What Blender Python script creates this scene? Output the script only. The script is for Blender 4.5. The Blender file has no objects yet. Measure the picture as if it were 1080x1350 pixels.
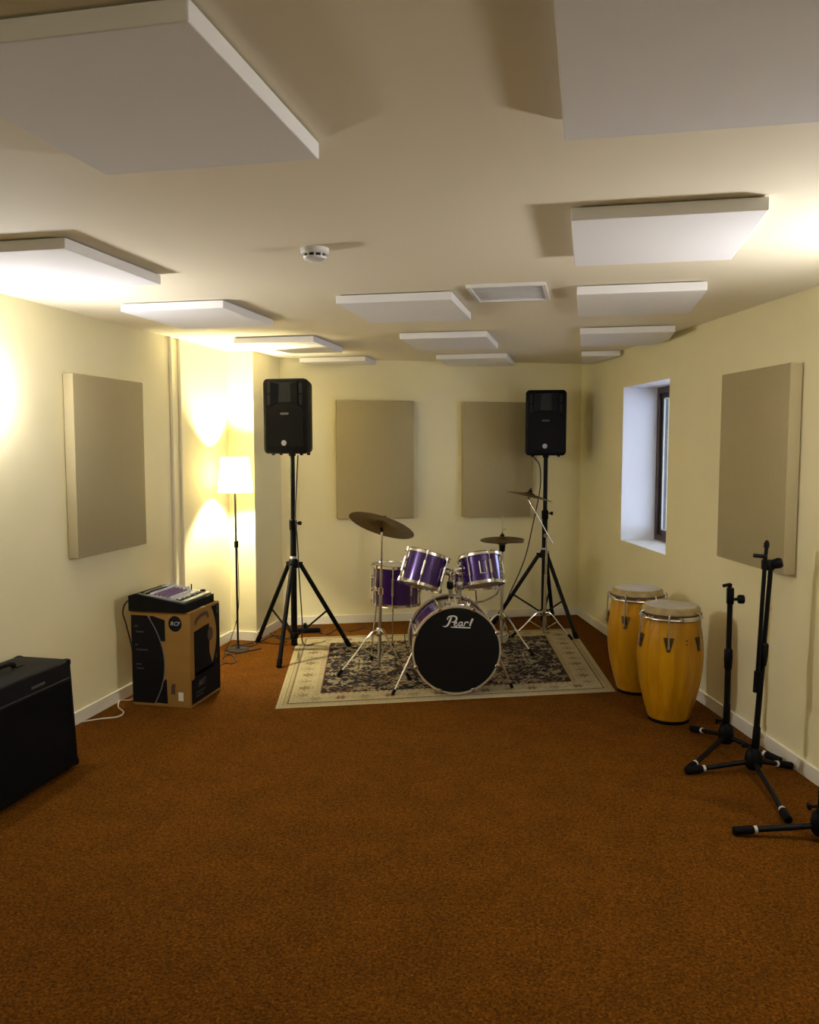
import bpy, bmesh, math, random
import numpy as np
from mathutils import Vector, Matrix, Quaternion
random.seed(7)
scene = bpy.context.scene
col = scene.collection
PI = math.pi

# ------------------------------------------------------------------ camera
F = 1100.0
PITCH = math.atan(89 / F); YAW = math.atan(236 / math.hypot(F, 89)); CZ = 1.65
cam_d = bpy.data.cameras.new('camera'); cam = bpy.data.objects.new('camera', cam_d); col.objects.link(cam)
cam_d.sensor_fit = 'VERTICAL'; cam_d.sensor_height = 24.0; cam_d.lens = F / 1350 * 24.0
cam_d.clip_start = 0.02
cam.location = (0, 0, CZ); cam.rotation_euler = (PI / 2 - PITCH, 0, YAW)
scene.camera = cam

# ------------------------------------------------------------------ world and exposure
w = bpy.data.worlds.new('world'); scene.world = w; w.use_nodes = True
wn = w.node_tree.nodes; wn['Background'].inputs[0].default_value = (0.60, 0.70, 1.05, 1)
wn['Background'].inputs[1].default_value = 6.0
scene.view_settings.view_transform = 'Standard'; scene.view_settings.look = 'None'
scene.view_settings.exposure = 0.22; scene.view_settings.gamma = 1.0
scene.view_settings.use_curve_mapping = False
SCONCE_EMIT = 208.0          # the two round wall lamps and the added unseen one
LAMP_WATTS = 145.0           # bulb of the floor lamp

# ------------------------------------------------------------------ pixel helpers (frame 1080x1350)
_cp, _sp, _cy, _sy = math.cos(PITCH), math.sin(PITCH), math.cos(YAW), math.sin(YAW)
FW = Vector((-_sy * _cp, _cy * _cp, -_sp)); RT = Vector((_cy, _sy, 0)); UP = RT.cross(FW)
CAM = Vector((0, 0, CZ))
def ray(x, y): return FW + RT * ((x - 540) / F) + UP * ((675 - y) / F)
def at(x, y, z=0.0):                       # pixel -> point on the horizontal plane z
    d = ray(x, y); return CAM + d * ((z - CZ) / d.z)
def up_at(x, y, P):                        # pixel -> point on the upright plane through P
    n = Vector((P[0], P[1], 0)); d = ray(x, y)
    return CAM + d * ((Vector(P) - CAM).dot(n) / d.dot(n))

# ------------------------------------------------------------------ materials
def mat(name, color, rough=0.6, metal=0.0, noise=None, bump=None, spec=None, coat=0.0, sheen=0.0):
    m = bpy.data.materials.new(name); m.use_nodes = True
    nt = m.node_tree; b = nt.nodes['Principled BSDF']
    b.inputs['Base Color'].default_value = (*color, 1); b.inputs['Roughness'].default_value = rough
    b.inputs['Metallic'].default_value = metal
    if spec is not None: b.inputs['Specular IOR Level'].default_value = spec
    if coat: b.inputs['Coat Weight'].default_value = coat; b.inputs['Coat Roughness'].default_value = 0.08
    if sheen: b.inputs['Sheen Weight'].default_value = sheen
    if noise or bump:
        tc = nt.nodes.new('ShaderNodeTexCoord')
    if noise:
        col2, scale, detail = noise[:3]; stretch = noise[3] if len(noise) > 3 else (1, 1, 1)
        mp = nt.nodes.new('ShaderNodeMapping'); mp.inputs['Scale'].default_value = stretch
        nz = nt.nodes.new('ShaderNodeTexNoise'); nz.inputs['Scale'].default_value = scale; nz.inputs['Detail'].default_value = detail
        rp = nt.nodes.new('ShaderNodeValToRGB'); rp.color_ramp.elements[0].position = 0.35; rp.color_ramp.elements[1].position = 0.65
        rp.color_ramp.elements[0].color = (*color, 1); rp.color_ramp.elements[1].color = (*col2, 1)
        nt.links.new(tc.outputs['Object'], mp.inputs[0]); nt.links.new(mp.outputs[0], nz.inputs['Vector'])
        nt.links.new(nz.outputs['Fac'], rp.inputs[0]); nt.links.new(rp.outputs[0], b.inputs['Base Color'])
    if bump:
        scale, strength = bump
        nb = nt.nodes.new('ShaderNodeTexNoise'); nb.inputs['Scale'].default_value = scale; nb.inputs['Detail'].default_value = 3
        bp = nt.nodes.new('ShaderNodeBump'); bp.inputs['Strength'].default_value = strength; bp.inputs['Distance'].default_value = 0.003
        nt.links.new(tc.outputs['Object'], nb.inputs['Vector']); nt.links.new(nb.outputs['Fac'], bp.inputs['Height'])
        nt.links.new(bp.outputs[0], b.inputs['Normal'])
    return m
def emit(name, color, strength):
    m = bpy.data.materials.new(name); m.use_nodes = True; nt = m.node_tree
    b = nt.nodes['Principled BSDF']; b.inputs['Base Color'].default_value = (0.8, 0.8, 0.8, 1)
    b.inputs['Emission Color'].default_value = (*color, 1); b.inputs['Emission Strength'].default_value = strength
    return m
M = {}
M['wall'] = mat('wall_paint', (0.87, 0.795, 0.505), 0.75, noise=((0.845, 0.77, 0.48), 2.5, 3), bump=(180, 0.05))
M['ceil'] = mat('ceiling_paint', (0.84, 0.765, 0.575), 0.8, bump=(150, 0.05))
M['reveal'] = mat('reveal_paint', (0.84, 0.83, 0.82), 0.7)
M['base'] = mat('baseboard_paint', (0.84, 0.80, 0.68), 0.45)
M['cpanel'] = mat('ceiling_panel_fabric', (0.84, 0.825, 0.82), 0.9, bump=(500, 0.15))
M['wpanel'] = mat('wall_panel_fabric', (0.42, 0.352, 0.195), 0.95, noise=((0.39, 0.325, 0.175), 160, 2), bump=(450, 0.25))
M['black'] = mat('black_plastic', (0.0032, 0.0032, 0.0036), 0.5, spec=0.12)
M['blackmetal'] = mat('black_metal', (0.0035, 0.0035, 0.004), 0.45, spec=0.15)
M['grille'] = mat('speaker_grille', (0.005, 0.005, 0.0055), 0.6, bump=(700, 0.4), spec=0.12)
M['vinyl'] = mat('amp_vinyl', (0.005, 0.005, 0.005), 0.55, bump=(300, 0.3), spec=0.12)
M['ampcloth'] = mat('amp_grille_cloth', (0.004, 0.004, 0.004), 0.9, bump=(500, 0.3), spec=0.1)
M['rubber'] = mat('rubber', (0.003, 0.003, 0.003), 0.7, spec=0.12)
M['chrome'] = mat('chrome', (0.78, 0.76, 0.72), 0.16, 1.0)
M['steel'] = mat('satin_steel', (0.55, 0.54, 0.52), 0.32, 1.0)
M['grey'] = mat('grey_badge', (0.07, 0.07, 0.07), 0.4)
M['greylight'] = mat('light_grey', (0.45, 0.45, 0.45), 0.5)
M['vent_grey'] = mat('vent_grey', (0.70, 0.69, 0.67), 0.5)
M['purple'] = mat('purple_lacquer', (0.045, 0.008, 0.135), 0.22, 0.35, coat=0.8)
M['head_black'] = mat('black_drumhead', (0.004, 0.004, 0.004), 0.5, spec=0.2)
M['head_clear'] = mat('drumhead_film', (0.55, 0.50, 0.40), 0.4)
M['hoop'] = mat('pale_hoop', (0.42, 0.34, 0.22), 0.4)
M['bronze'] = mat('aged_bronze', (0.17, 0.115, 0.045), 0.42, 0.9, noise=((0.12, 0.08, 0.03), 30, 3))
M['white'] = mat('white_plastic', (0.8, 0.79, 0.77), 0.4)
M['dark'] = mat('dark_slot', (0.01, 0.01, 0.01), 0.8)
M['conga'] = mat('conga_wood', (0.54, 0.265, 0.005), 0.32, noise=((0.43, 0.185, 0.003), 5, 4, (6, 6, 0.35)), coat=0.2, spec=0.35)
M['skin'] = mat('rawhide', (0.50, 0.45, 0.36), 0.55, noise=((0.42, 0.37, 0.29), 9, 3))
M['skin_edge'] = mat('rawhide_edge', (0.40, 0.30, 0.13), 0.6, noise=((0.30, 0.21, 0.08), 20, 3))
M['card'] = mat('cardboard', (0.29, 0.150, 0.024), 0.85, noise=((0.26, 0.132, 0.019), 6, 3))
M['ink'] = mat('black_ink', (0.006, 0.005, 0.005), 0.8, spec=0.15)
M['inkbrown'] = mat('brown_ink', (0.06, 0.03, 0.015), 0.6)
M['inkgrey'] = mat('grey_ink', (0.13, 0.12, 0.12), 0.6)
M['inkdim'] = mat('dim_grey_ink', (0.05, 0.048, 0.05), 0.7, spec=0.15)
M['label_white'] = mat('white_label', (0.65, 0.62, 0.55), 0.6)
M['mixer_grey'] = mat('mixer_panel', (0.30, 0.30, 0.31), 0.35, 0.3)
M['knob_purple'] = mat('purple_knob', (0.17, 0.10, 0.20), 0.4)
M['knob_white'] = mat('white_knob', (0.6, 0.6, 0.6), 0.4)
M['winwood'] = mat('dark_brown_wood', (0.055, 0.026, 0.014), 0.4)
M['sash'] = mat('black_sash', (0.012, 0.012, 0.014), 0.35)
M['cord_white'] = mat('white_cord', (0.62, 0.55, 0.42), 0.5)
M['cord_black'] = mat('black_cord', (0.008, 0.008, 0.008), 0.5)
M['cord_red'] = mat('dark_red_cord', (0.05, 0.012, 0.012), 0.5)
M['lampbase'] = mat('lamp_metal', (0.016, 0.012, 0.009), 0.5, 0.0, spec=0.3)
M['pipe'] = mat('painted_pipe', (0.72, 0.66, 0.50), 0.5)
M['sconce'] = emit('opal_glass_lit', (0.99, 0.98, 1.01), SCONCE_EMIT)
def glass_mat():
    m = bpy.data.materials.new('window_glass'); m.use_nodes = True; nt = m.node_tree; nt.nodes.clear()
    o = nt.nodes.new('ShaderNodeOutputMaterial'); t = nt.nodes.new('ShaderNodeBsdfTransparent'); g = nt.nodes.new('ShaderNodeBsdfGlossy')
    g.inputs['Roughness'].default_value = 0.02; t.inputs[0].default_value = (0.93, 0.96, 0.95, 1)
    mx = nt.nodes.new('ShaderNodeMixShader'); lw = nt.nodes.new('ShaderNodeLayerWeight'); lw.inputs['Blend'].default_value = 0.5; pw = nt.nodes.new('ShaderNodeMath'); pw.operation = 'POWER'; pw.inputs[1].default_value = 5.0; fr = nt.nodes.new('ShaderNodeMath'); fr.operation = 'MULTIPLY_ADD'; fr.inputs[1].default_value = 0.9; fr.inputs[2].default_value = 0.04
    nt.links.new(lw.outputs['Facing'], pw.inputs[0]); nt.links.new(pw.outputs[0], fr.inputs[0])
    nt.links.new(fr.outputs[0], mx.inputs[0]); nt.links.new(t.outputs[0], mx.inputs[1]); nt.links.new(g.outputs[0], mx.inputs[2])
    nt.links.new(mx.outputs[0], o.inputs[0]); return m
M['glass'] = glass_mat()
def shade_mat():
    m = bpy.data.materials.new('lampshade_fabric'); m.use_nodes = True; nt = m.node_tree; nt.nodes.clear()
    o = nt.nodes.new('ShaderNodeOutputMaterial'); t = nt.nodes.new('ShaderNodeBsdfTranslucent'); d = nt.nodes.new('ShaderNodeBsdfDiffuse')
    t.inputs[0].default_value = (0.97, 0.93, 0.80, 1); d.inputs[0].default_value = (0.85, 0.80, 0.66, 1)
    mx = nt.nodes.new('ShaderNodeMixShader'); mx.inputs[0].default_value = 0.22
    nt.links.new(t.outputs[0], mx.inputs[1]); nt.links.new(d.outputs[0], mx.inputs[2]); nt.links.new(mx.outputs[0], o.inputs[0]); return m
M['shade'] = shade_mat()
def carpet_mat():
    m = bpy.data.materials.new('brown_loop_carpet'); m.use_nodes = True; nt = m.node_tree; b = nt.nodes['Principled BSDF']
    b.inputs['Roughness'].default_value = 1.0; b.inputs['Specular IOR Level'].default_value = 0.05
    tc = nt.nodes.new('ShaderNodeTexCoord')
    n1 = nt.nodes.new('ShaderNodeTexNoise'); n1.inputs['Scale'].default_value = 95; n1.inputs['Detail'].default_value = 6; n1.inputs['Roughness'].default_value = 0.85
    n2 = nt.nodes.new('ShaderNodeTexNoise'); n2.inputs['Scale'].default_value = 5; n2.inputs['Detail'].default_value = 4
    r1 = nt.nodes.new('ShaderNodeValToRGB'); e = r1.color_ramp.elements
    e[0].position = 0.30; e[0].color = (0.036, 0.0115, 0.0010, 1); e[1].position = 0.72; e[1].color = (0.27, 0.106, 0.013, 1)
    x = e.new(0.5); x.color = (0.108, 0.0385, 0.0031, 1)
    r2 = nt.nodes.new('ShaderNodeValToRGB'); r2.color_ramp.elements[0].color = (0.86, 0.86, 0.86, 1); r2.color_ramp.elements[1].color = (1.1, 1.08, 1.05, 1)
    r2.color_ramp.elements[0].position = 0.3; r2.color_ramp.elements[1].position = 0.7
    mx = nt.nodes.new('ShaderNodeMix'); mx.data_type = 'RGBA'; mx.blend_type = 'MULTIPLY'; mx.inputs[0].default_value = 1.0
    n3 = nt.nodes.new('ShaderNodeTexVoronoi'); n3.inputs['Scale'].default_value = 120; n3.feature = 'F1'
    r3 = nt.nodes.new('ShaderNodeValToRGB'); r3.color_ramp.elements[0].position = 0.0; r3.color_ramp.elements[0].color = (0.66, 0.64, 0.62, 1); r3.color_ramp.elements[1].position = 1.0; r3.color_ramp.elements[1].color = (1.26, 1.24, 1.26, 1)
    sp3 = nt.nodes.new('ShaderNodeSeparateColor'); m3 = nt.nodes.new('ShaderNodeMix'); m3.data_type = 'RGBA'; m3.blend_type = 'MULTIPLY'; m3.inputs[0].default_value = 1.0
    nt.links.new(tc.outputs['Object'], n3.inputs['Vector']); nt.links.new(n3.outputs['Color'], sp3.inputs[0]); nt.links.new(sp3.outputs[0], r3.inputs[0])
    bp = nt.nodes.new('ShaderNodeBump'); bp.inputs['Strength'].default_value = 0.25; bp.inputs['Distance'].default_value = 0.003
    for n in (n1, n2): nt.links.new(tc.outputs['Object'], n.inputs['Vector'])
    nt.links.new(n1.outputs['Fac'], r1.inputs[0]); nt.links.new(n2.outputs['Fac'], r2.inputs[0])
    nt.links.new(r1.outputs[0], mx.inputs[6]); nt.links.new(r2.outputs[0], mx.inputs[7]); nt.links.new(mx.outputs[2], m3.inputs[6]); nt.links.new(r3.outputs[0], m3.inputs[7]); nt.links.new(m3.outputs[2], b.inputs['Base Color'])
    nt.links.new(n1.outputs['Fac'], bp.inputs['Height']); nt.links.new(bp.outputs[0], b.inputs['Normal'])
    return m
M['carpet'] = carpet_mat()

# ------------------------------------------------------------------ mesh builder
def frame_of(d):
    d = Vector(d).normalized(); a = Vector((0, 0, 1)) if abs(d.z) < 0.95 else Vector((1, 0, 0))
    u = a.cross(d).normalized(); return u, d.cross(u), d
def spline(pts, n=8):
    P = [Vector(p) for p in pts]; out = []
    Q = [P[0] * 2 - P[1]] + P + [P[-1] * 2 - P[-2]]
    for i in range(1, len(Q) - 2):
        for k in range(n):
            t = k / n; a, b, c, d = Q[i - 1], Q[i], Q[i + 1], Q[i + 2]
            out.append(0.5 * ((2 * b) + (c - a) * t + (2 * a - 5 * b + 4 * c - d) * t * t + (3 * b - a - 3 * c + d) * t ** 3))
    out.append(P[-1]); return out
class MB:
    def __init__(s): s.v = []; s.f = []
    def add(s, vs, fs):
        o = len(s.v); s.v += [Vector(v) for v in vs]; s.f += [tuple(i + o for i in f) for f in fs]; return s
    def box(s, lo, hi, R=None, c=(0, 0, 0)):
        vs = [Vector((x, y, z)) for x in (lo[0], hi[0]) for y in (lo[1], hi[1]) for z in (lo[2], hi[2])]
        if R is not None: vs = [R @ v + Vector(c) for v in vs]
        return s.add(vs, [(0, 1, 3, 2), (4, 6, 7, 5), (0, 4, 5, 1), (2, 3, 7, 6), (0, 2, 6, 4), (1, 5, 7, 3)])
    def rbox(s, lo, hi, r=0.01, seg=2, R=None, c=(0, 0, 0)):
        bm = bmesh.new(); bmesh.ops.create_cube(bm, size=1)
        L = Vector(lo); Hh = Vector(hi); S = Hh - L; mid = (L + Hh) / 2
        for v in bm.verts: v.co = Vector((v.co.x * S.x, v.co.y * S.y, v.co.z * S.z)) + mid
        bmesh.ops.bevel(bm, geom=bm.edges[:], offset=r, segments=seg, affect='EDGES', profile=0.5)
        vs = [v.co.copy() for v in bm.verts]
        for i, v in enumerate(bm.verts): v.index = i
        fs = [tuple(v.index for v in f.verts) for f in bm.faces]; bm.free()
        if R is not None: vs = [R @ v + Vector(c) for v in vs]
        return s.add(vs, fs)
    def prism(s, poly, z0, z1):                      # poly: ccw xy list
        n = len(poly); vs = [(p[0], p[1], z0) for p in poly] + [(p[0], p[1], z1) for p in poly]
        fs = [tuple(range(n - 1, -1, -1)), tuple(range(n, 2 * n))] + [(i, (i + 1) % n, n + (i + 1) % n, n + i) for i in range(n)]
        return s.add(vs, fs)
    def plate(s, poly2, origin, u, v, th):           # 2D outline in plane (u,v), extruded along u x v
        u = Vector(u).normalized(); v = Vector(v).normalized(); n = u.cross(v); o = Vector(origin); k = len(poly2)
        a = [o + u * p[0] + v * p[1] for p in poly2]; b = [q + n * th for q in a]
        return s.add(a + b, [tuple(range(k - 1, -1, -1)), tuple(range(k, 2 * k))] + [(i, (i + 1) % k, k + (i + 1) % k, k + i) for i in range(k)])
    def cyl(s, a, b, r0, r1=None, n=14):
        return s.lathe([(r0, 0), (r0 if r1 is None else r1, (Vector(b) - Vector(a)).length)], a, Vector(b) - Vector(a), n, True)
    def lathe(s, prof, o=(0, 0, 0), axis=(0, 0, 1), n=32, cap=False, loop=False):
        u, v, d = frame_of(axis); o = Vector(o); vs = []; m = len(prof)
        for r, h in prof:
            for k in range(n):
                a = 2 * PI * k / n; vs.append(o + d * h + (u * math.cos(a) + v * math.sin(a)) * r)
        fs = []
        for i in range(m if loop else m - 1):
            j = (i + 1) % m
            for k in range(n): fs.append((i * n + k, i * n + (k + 1) % n, j * n + (k + 1) % n, j * n + k))
        if cap:
            fs.append(tuple(range(n - 1, -1, -1))); fs.append(tuple((m - 1) * n + k for k in range(n)))
        return s.add(vs, fs)
    def tube(s, pts, r, n=8, sm=0):
        P = spline(pts, sm) if sm else [Vector(p) for p in pts]
        vs = []; m = len(P); u = None
        for i in range(m):
            t = (P[min(i + 1, m - 1)] - P[max(i - 1, 0)]).normalized()
            if u is None: u = frame_of(t)[0]
            u = (u - t * u.dot(t)).normalized(); v = t.cross(u)
            rr = r[min(i, len(r) - 1)] if isinstance(r, (list, tuple)) else r
            for k in range(n):
                a = 2 * PI * k / n; vs.append(P[i] + (u * math.cos(a) + v * math.sin(a)) * rr)
        fs = [(i * n + k, i * n + (k + 1) % n, (i + 1) * n + (k + 1) % n, (i + 1) * n + k) for i in range(m - 1) for k in range(n)]
        fs += [tuple(range(n - 1, -1, -1)), tuple((m - 1) * n + k for k in range(n))]
        return s.add(vs, fs)
    def ball(s, c, r, n=14, sc=(1, 1, 1)):
        prof = [(r * math.sin(PI * i / 8), -r * math.cos(PI * i / 8)) for i in range(9)]
        prof[0] = (r * 0.02, -r); prof[-1] = (r * 0.02, r)
        q = MB().lathe(prof, n=n, cap=True)
        return s.add([Vector((v.x * sc[0], v.y * sc[1], v.z * sc[2])) + Vector(c) for v in q.v], q.f)
    def ribbon(s, pts, wd, origin, u, v, th, sm=6):  # flat pen stroke in plane (u,v); wd = width or list
        P = spline([Vector((p[0], p[1], 0)) for p in pts], sm); k = len(P); L = []; Rr = []
        for i in range(k):
            t = (P[min(i + 1, k - 1)] - P[max(i - 1, 0)]).normalized(); nn = Vector((-t.y, t.x, 0))
            if isinstance(wd, (list, tuple)):
                q = i / (k - 1) * (len(wd) - 1); a = int(min(q, len(wd) - 2)); ww = wd[a] + (wd[a + 1] - wd[a]) * (q - a)
            else: ww = wd
            L.append(P[i] + nn * ww / 2); Rr.append(P[i] - nn * ww / 2)
        u = Vector(u); v = Vector(v); n_ = u.cross(v).normalized(); o = Vector(origin)
        vs = []
        for i in range(k):
            for q in (L[i], Rr[i]):
                b = o + u * q.x + v * q.y; vs += [b, b + n_ * th]
        fs = []
        for i in range(k - 1):
            a = i * 4; b = a + 4
            fs += [(a + 1, a + 3, b + 3, b + 1), (a, b, b + 2, a + 2), (a, a + 1, b + 1, b), (a + 2, b + 2, b + 3, a + 3)]
        fs += [(0, 2, 3, 1), ((k - 1) * 4, (k - 1) * 4 + 1, (k - 1) * 4 + 3, (k - 1) * 4 + 2)]
        return s.add(vs, fs)
    def xf(s, Mx): s.v = [Mx @ v for v in s.v]; return s
    def build(s, name, m, parent=None, world=False, smooth=True, angle=40, label=None):
        vs = s.v
        if world and parent is not None:
            root = parent
            while root.parent: root = root.parent
            inv = (Matrix.Translation(root.location) @ root.rotation_euler.to_matrix().to_4x4()).inverted()
            vs = [inv @ v for v in vs]
        me = bpy.data.meshes.new(name); me.from_pydata([tuple(v) for v in vs], [], s.f); me.update()
        bm = bmesh.new(); bm.from_mesh(me); bmesh.ops.recalc_face_normals(bm, faces=bm.faces[:]); bm.to_mesh(me); bm.free()
        me.materials.append(M[m] if isinstance(m, str) else m)
        if smooth:
            me.polygons.foreach_set('use_smooth', [True] * len(me.polygons)); me.set_sharp_from_angle(angle=math.radians(angle))
        o = bpy.data.objects.new(name, me); col.objects.link(o)
        if parent is not None: o.parent = parent
        if label: o['label'] = label
        return o
def tag(o, label, cat, group=None):
    o['label'] = label; o['category'] = cat
    if group: o['group'] = group
    return o
def thing(name, loc, label, cat, rz=0.0, group=None):
    e = bpy.data.objects.new(name, None); col.objects.link(e); e.empty_display_size = 0.1
    e.location = loc; e.rotation_euler = (0, 0, rz); return tag(e, label, cat, group)
def struct(o): o['kind'] = 'structure'; return o
def text_mesh(body, size, origin, u, v, m, name, parent, shear=0.0, th=0.0008, world=False, align='CENTER'):
    c = bpy.data.curves.new('t', 'FONT'); c.body = body; c.size = size; c.align_x = align; c.align_y = 'CENTER'; c.shear = shear; c.extrude = 0.0; c.resolution_u = 3
    o = bpy.data.objects.new('t', c); col.objects.link(o)
    dg = bpy.context.evaluated_depsgraph_get(); me = bpy.data.meshes.new_from_object(o.evaluated_get(dg))
    u = Vector(u); v = Vector(v); n = u.cross(v).normalized(); og = Vector(origin)
    mb = MB(); mb.add([og + u * q.co.x + v * q.co.y + n * th for q in me.vertices], [tuple(p.vertices) for p in me.polygons])
    bpy.data.objects.remove(o); bpy.data.curves.remove(c); bpy.data.meshes.remove(me)
    return mb.build(name, m, parent, world=world, smooth=False)
def copy_tree(o, parent=None):
    c = o.copy(); col.objects.link(c); c.parent = parent
    for ch in list(o.children): copy_tree(ch, c)
    return c

# ------------------------------------------------------------------ the room
H = 2.416; XL = -2.94; YF = -2.4
BR = Vector((-0.075, 8.195, 0)); RD = Vector((0.292, -0.956, 0)).normalized(); RO = Vector((-RD.y, RD.x, 0))   # right wall: direction, outward
BL = Vector((-2.70, 7.13, 0)); BD = (BR - BL).normalized(); BN = Vector((BD.y, -BD.x, 0))                        # back wall: direction, into the room
def RW(t, z, o=0.0): p = BR + RD * t + RO * o; return Vector((p.x, p.y, z))
def BW(t, z, o=0.0): p = BL + BD * t + BN * o; return Vector((p.x, p.y, z))
TEND = (8.195 - YF) / 0.9564 + 0.1
def quad_prism(pts, z0, z1): return MB().prism([(p.x, p.y) for p in pts], z0, z1)
fx = RW(TEND, 0).x + 0.5
struct(MB().box((XL - 0.2, YF - 0.2, -0.1), (fx, 8.7, 0)).build('floor', 'carpet', smooth=False))
struct(MB().box((XL - 0.2, YF - 0.2, H), (fx, 8.7, H + 0.1)).build('ceiling', 'ceil', smooth=False))
struct(MB().box((XL - 0.15, YF - 0.1, 0), (XL, 7.6, H)).build('wall_left', 'wall', smooth=False))
struct(MB().box((XL - 0.15, YF - 0.15, 0), (fx, YF, H)).build('wall_front', 'wall', smooth=False))
struct(quad_prism([BW(-0.35, 0, -0.15), BW(3.1, 0, -0.15), BW(3.1, 0), BW(-0.35, 0)][::-1], 0, H).build('wall_back', 'wall', smooth=False))
PX = -2.71; PY = 6.51
struct(MB().box((XL, PY, 0), (PX, 7.125, H)).build('wall_pilaster', 'wall', smooth=False))
# right wall with the deep window opening
WT = 0.40; t0, t1, z0, z1 = 1.185, 2.14, 0.862, 2.115
mb = MB()
def rbx(mb, ta, tb, za, zb, oa, ob): 
    q = [RW(ta, 0, oa), RW(tb, 0, oa), RW(tb, 0, ob), RW(ta, 0, ob)]
    return mb.prism([(p.x, p.y) for p in q], za, zb)
rbx(mb, -0.2, t0, 0, H, 0, WT); rbx(mb, t1, TEND, 0, H, 0, WT); rbx(mb, t0, t1, 0, z0, 0, WT); rbx(mb, t0, t1, z1, H, 0, WT)
wr = struct(mb.build('wall_right', 'wall', smooth=False))
# window: white reveal lining, brown frame, black sash, pane
win = bpy.data.objects.new('window_1', None); col.objects.link(win); struct(win); win.location = RW((t0 + t1) / 2, z0, 0.3)
mb = MB(); e = 0.004
rbx(mb, t0, t0 + e, z0, z1, 0.001, 0.30); rbx(mb, t1 - e, t1, z0, z1, 0.001, 0.30); rbx(mb, t0, t1, z1 - e, z1, 0.001, 0.30)
mb.build('reveal_lining', 'reveal', win, world=True, smooth=False)
rbx(MB(), t0, t1, z0, z0 + 0.006, 0.001, 0.30).build('window_sill', 'reveal', win, world=True, smooth=False)
def wframe(ta, tb, za, zb, wd, oa, ob):
    mb = MB(); rbx(mb, ta, ta + wd, za, zb, oa, ob); rbx(mb, tb - wd, tb, za, zb, oa, ob)
    rbx(mb, ta + wd, tb - wd, za, za + wd, oa, ob); rbx(mb, ta + wd, tb - wd, zb - wd, zb, oa, ob); return mb
wframe(t0 + e, t1 - e, z0 + 0.006, z1 - e, 0.05, 0.285, 0.36).build('window_frame', 'winwood', win, world=True, smooth=False)
wframe(t0 + 0.054, t1 - 0.054, z0 + 0.056, z1 - 0.054, 0.035, 0.300, 0.345).build('window_sash', 'sash', win, world=True, smooth=False)
wframe(t0 + 0.089, t1 - 0.089, z0 + 0.091, z1 - 0.089, 0.010, 0.306, 0.318).build('bright_line_strip', 'label_white', win, world=True, smooth=False)  # pale strip added to imitate the bright line of daylight at the glass
rbx(MB(), t0 + 0.089, t1 - 0.089, z0 + 0.091, z1 - 0.089, 0.318, 0.322).build('pane', 'glass', win, world=True, smooth=False)
# baseboards
BH, BT = 0.075, 0.014
struct(MB().box((XL, YF, 0), (XL + BT, PY, BH)).build('baseboard_left', 'base', smooth=False))
mb = MB().box((XL + BT, PY - BT, 0), (PX + BT, PY, BH)).box((PX, PY, 0), (PX + BT, 7.13, BH))
struct(mb.build('baseboard_pilaster', 'base', smooth=False))
struct(quad_prism([BW(0.02, 0), BW(2.82, 0), BW(2.82, 0, BT), BW(0.02, 0, BT)], 0, BH).build('baseboard_back', 'base', smooth=False))
struct(rbx(MB(), 0.0, TEND - 0.1, 0, BH, -BT, 0).build('baseboard_right', 'base', smooth=False))
# two painted pipes on the left wall
for i, y in enumerate((5.535, 5.665)):
    struct(MB().cyl((XL + 0.006, y, 0.0), (XL + 0.006, y, H), 0.014, n=16).build('trim_%d' % (i + 1), 'pipe'))

# ------------------------------------------------------------------ wall lamps
def sconce(loc, rz, label):
    t = thing('globe_sconce', loc, label, 'wall lamp', rz, 'round opal wall lamps')
    MB().lathe([(0.085, 0), (0.085, 0.02), (0.075, 0.024)], axis=(1, 0, 0), n=32, cap=True).build('base_plate', 'white', t)
    MB().lathe([(0.090, 0.0), (0.103, 0.002), (0.104, 0.039), (0.1015, 0.043), (0.0985, 0.039), (0.0985, 0.02)], axis=(1, 0, 0), n=40, loop=True).build('rim', 'white', t)
    R = 0.097; prof = [(0.080, 0.0205)] + [(R * math.cos(a), 0.036 + 0.055 * math.sin(a)) for a in [math.radians(q) for q in (-38, -20, 0, 20, 40, 60, 78, 89)]]
    MB().lathe(prof, axis=(1, 0, 0), n=40, cap=True).build('opal_dome', 'sconce', t)
    return t
sconce((XL, 3.625, 1.912), 0, 'round opal wall lamp glowing on the wall with the pipes')
sconce(RW(5.08, 1.90), math.atan2(-RO.y, -RO.x), 'round opal wall lamp glowing on the window wall')
# added unseen lamp behind the camera, brightens the near ceiling and floor
sconce(RW(10.3, 1.905), math.atan2(-RO.y, -RO.x), 'added unseen round opal lamp at the near end of the window wall')

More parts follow.
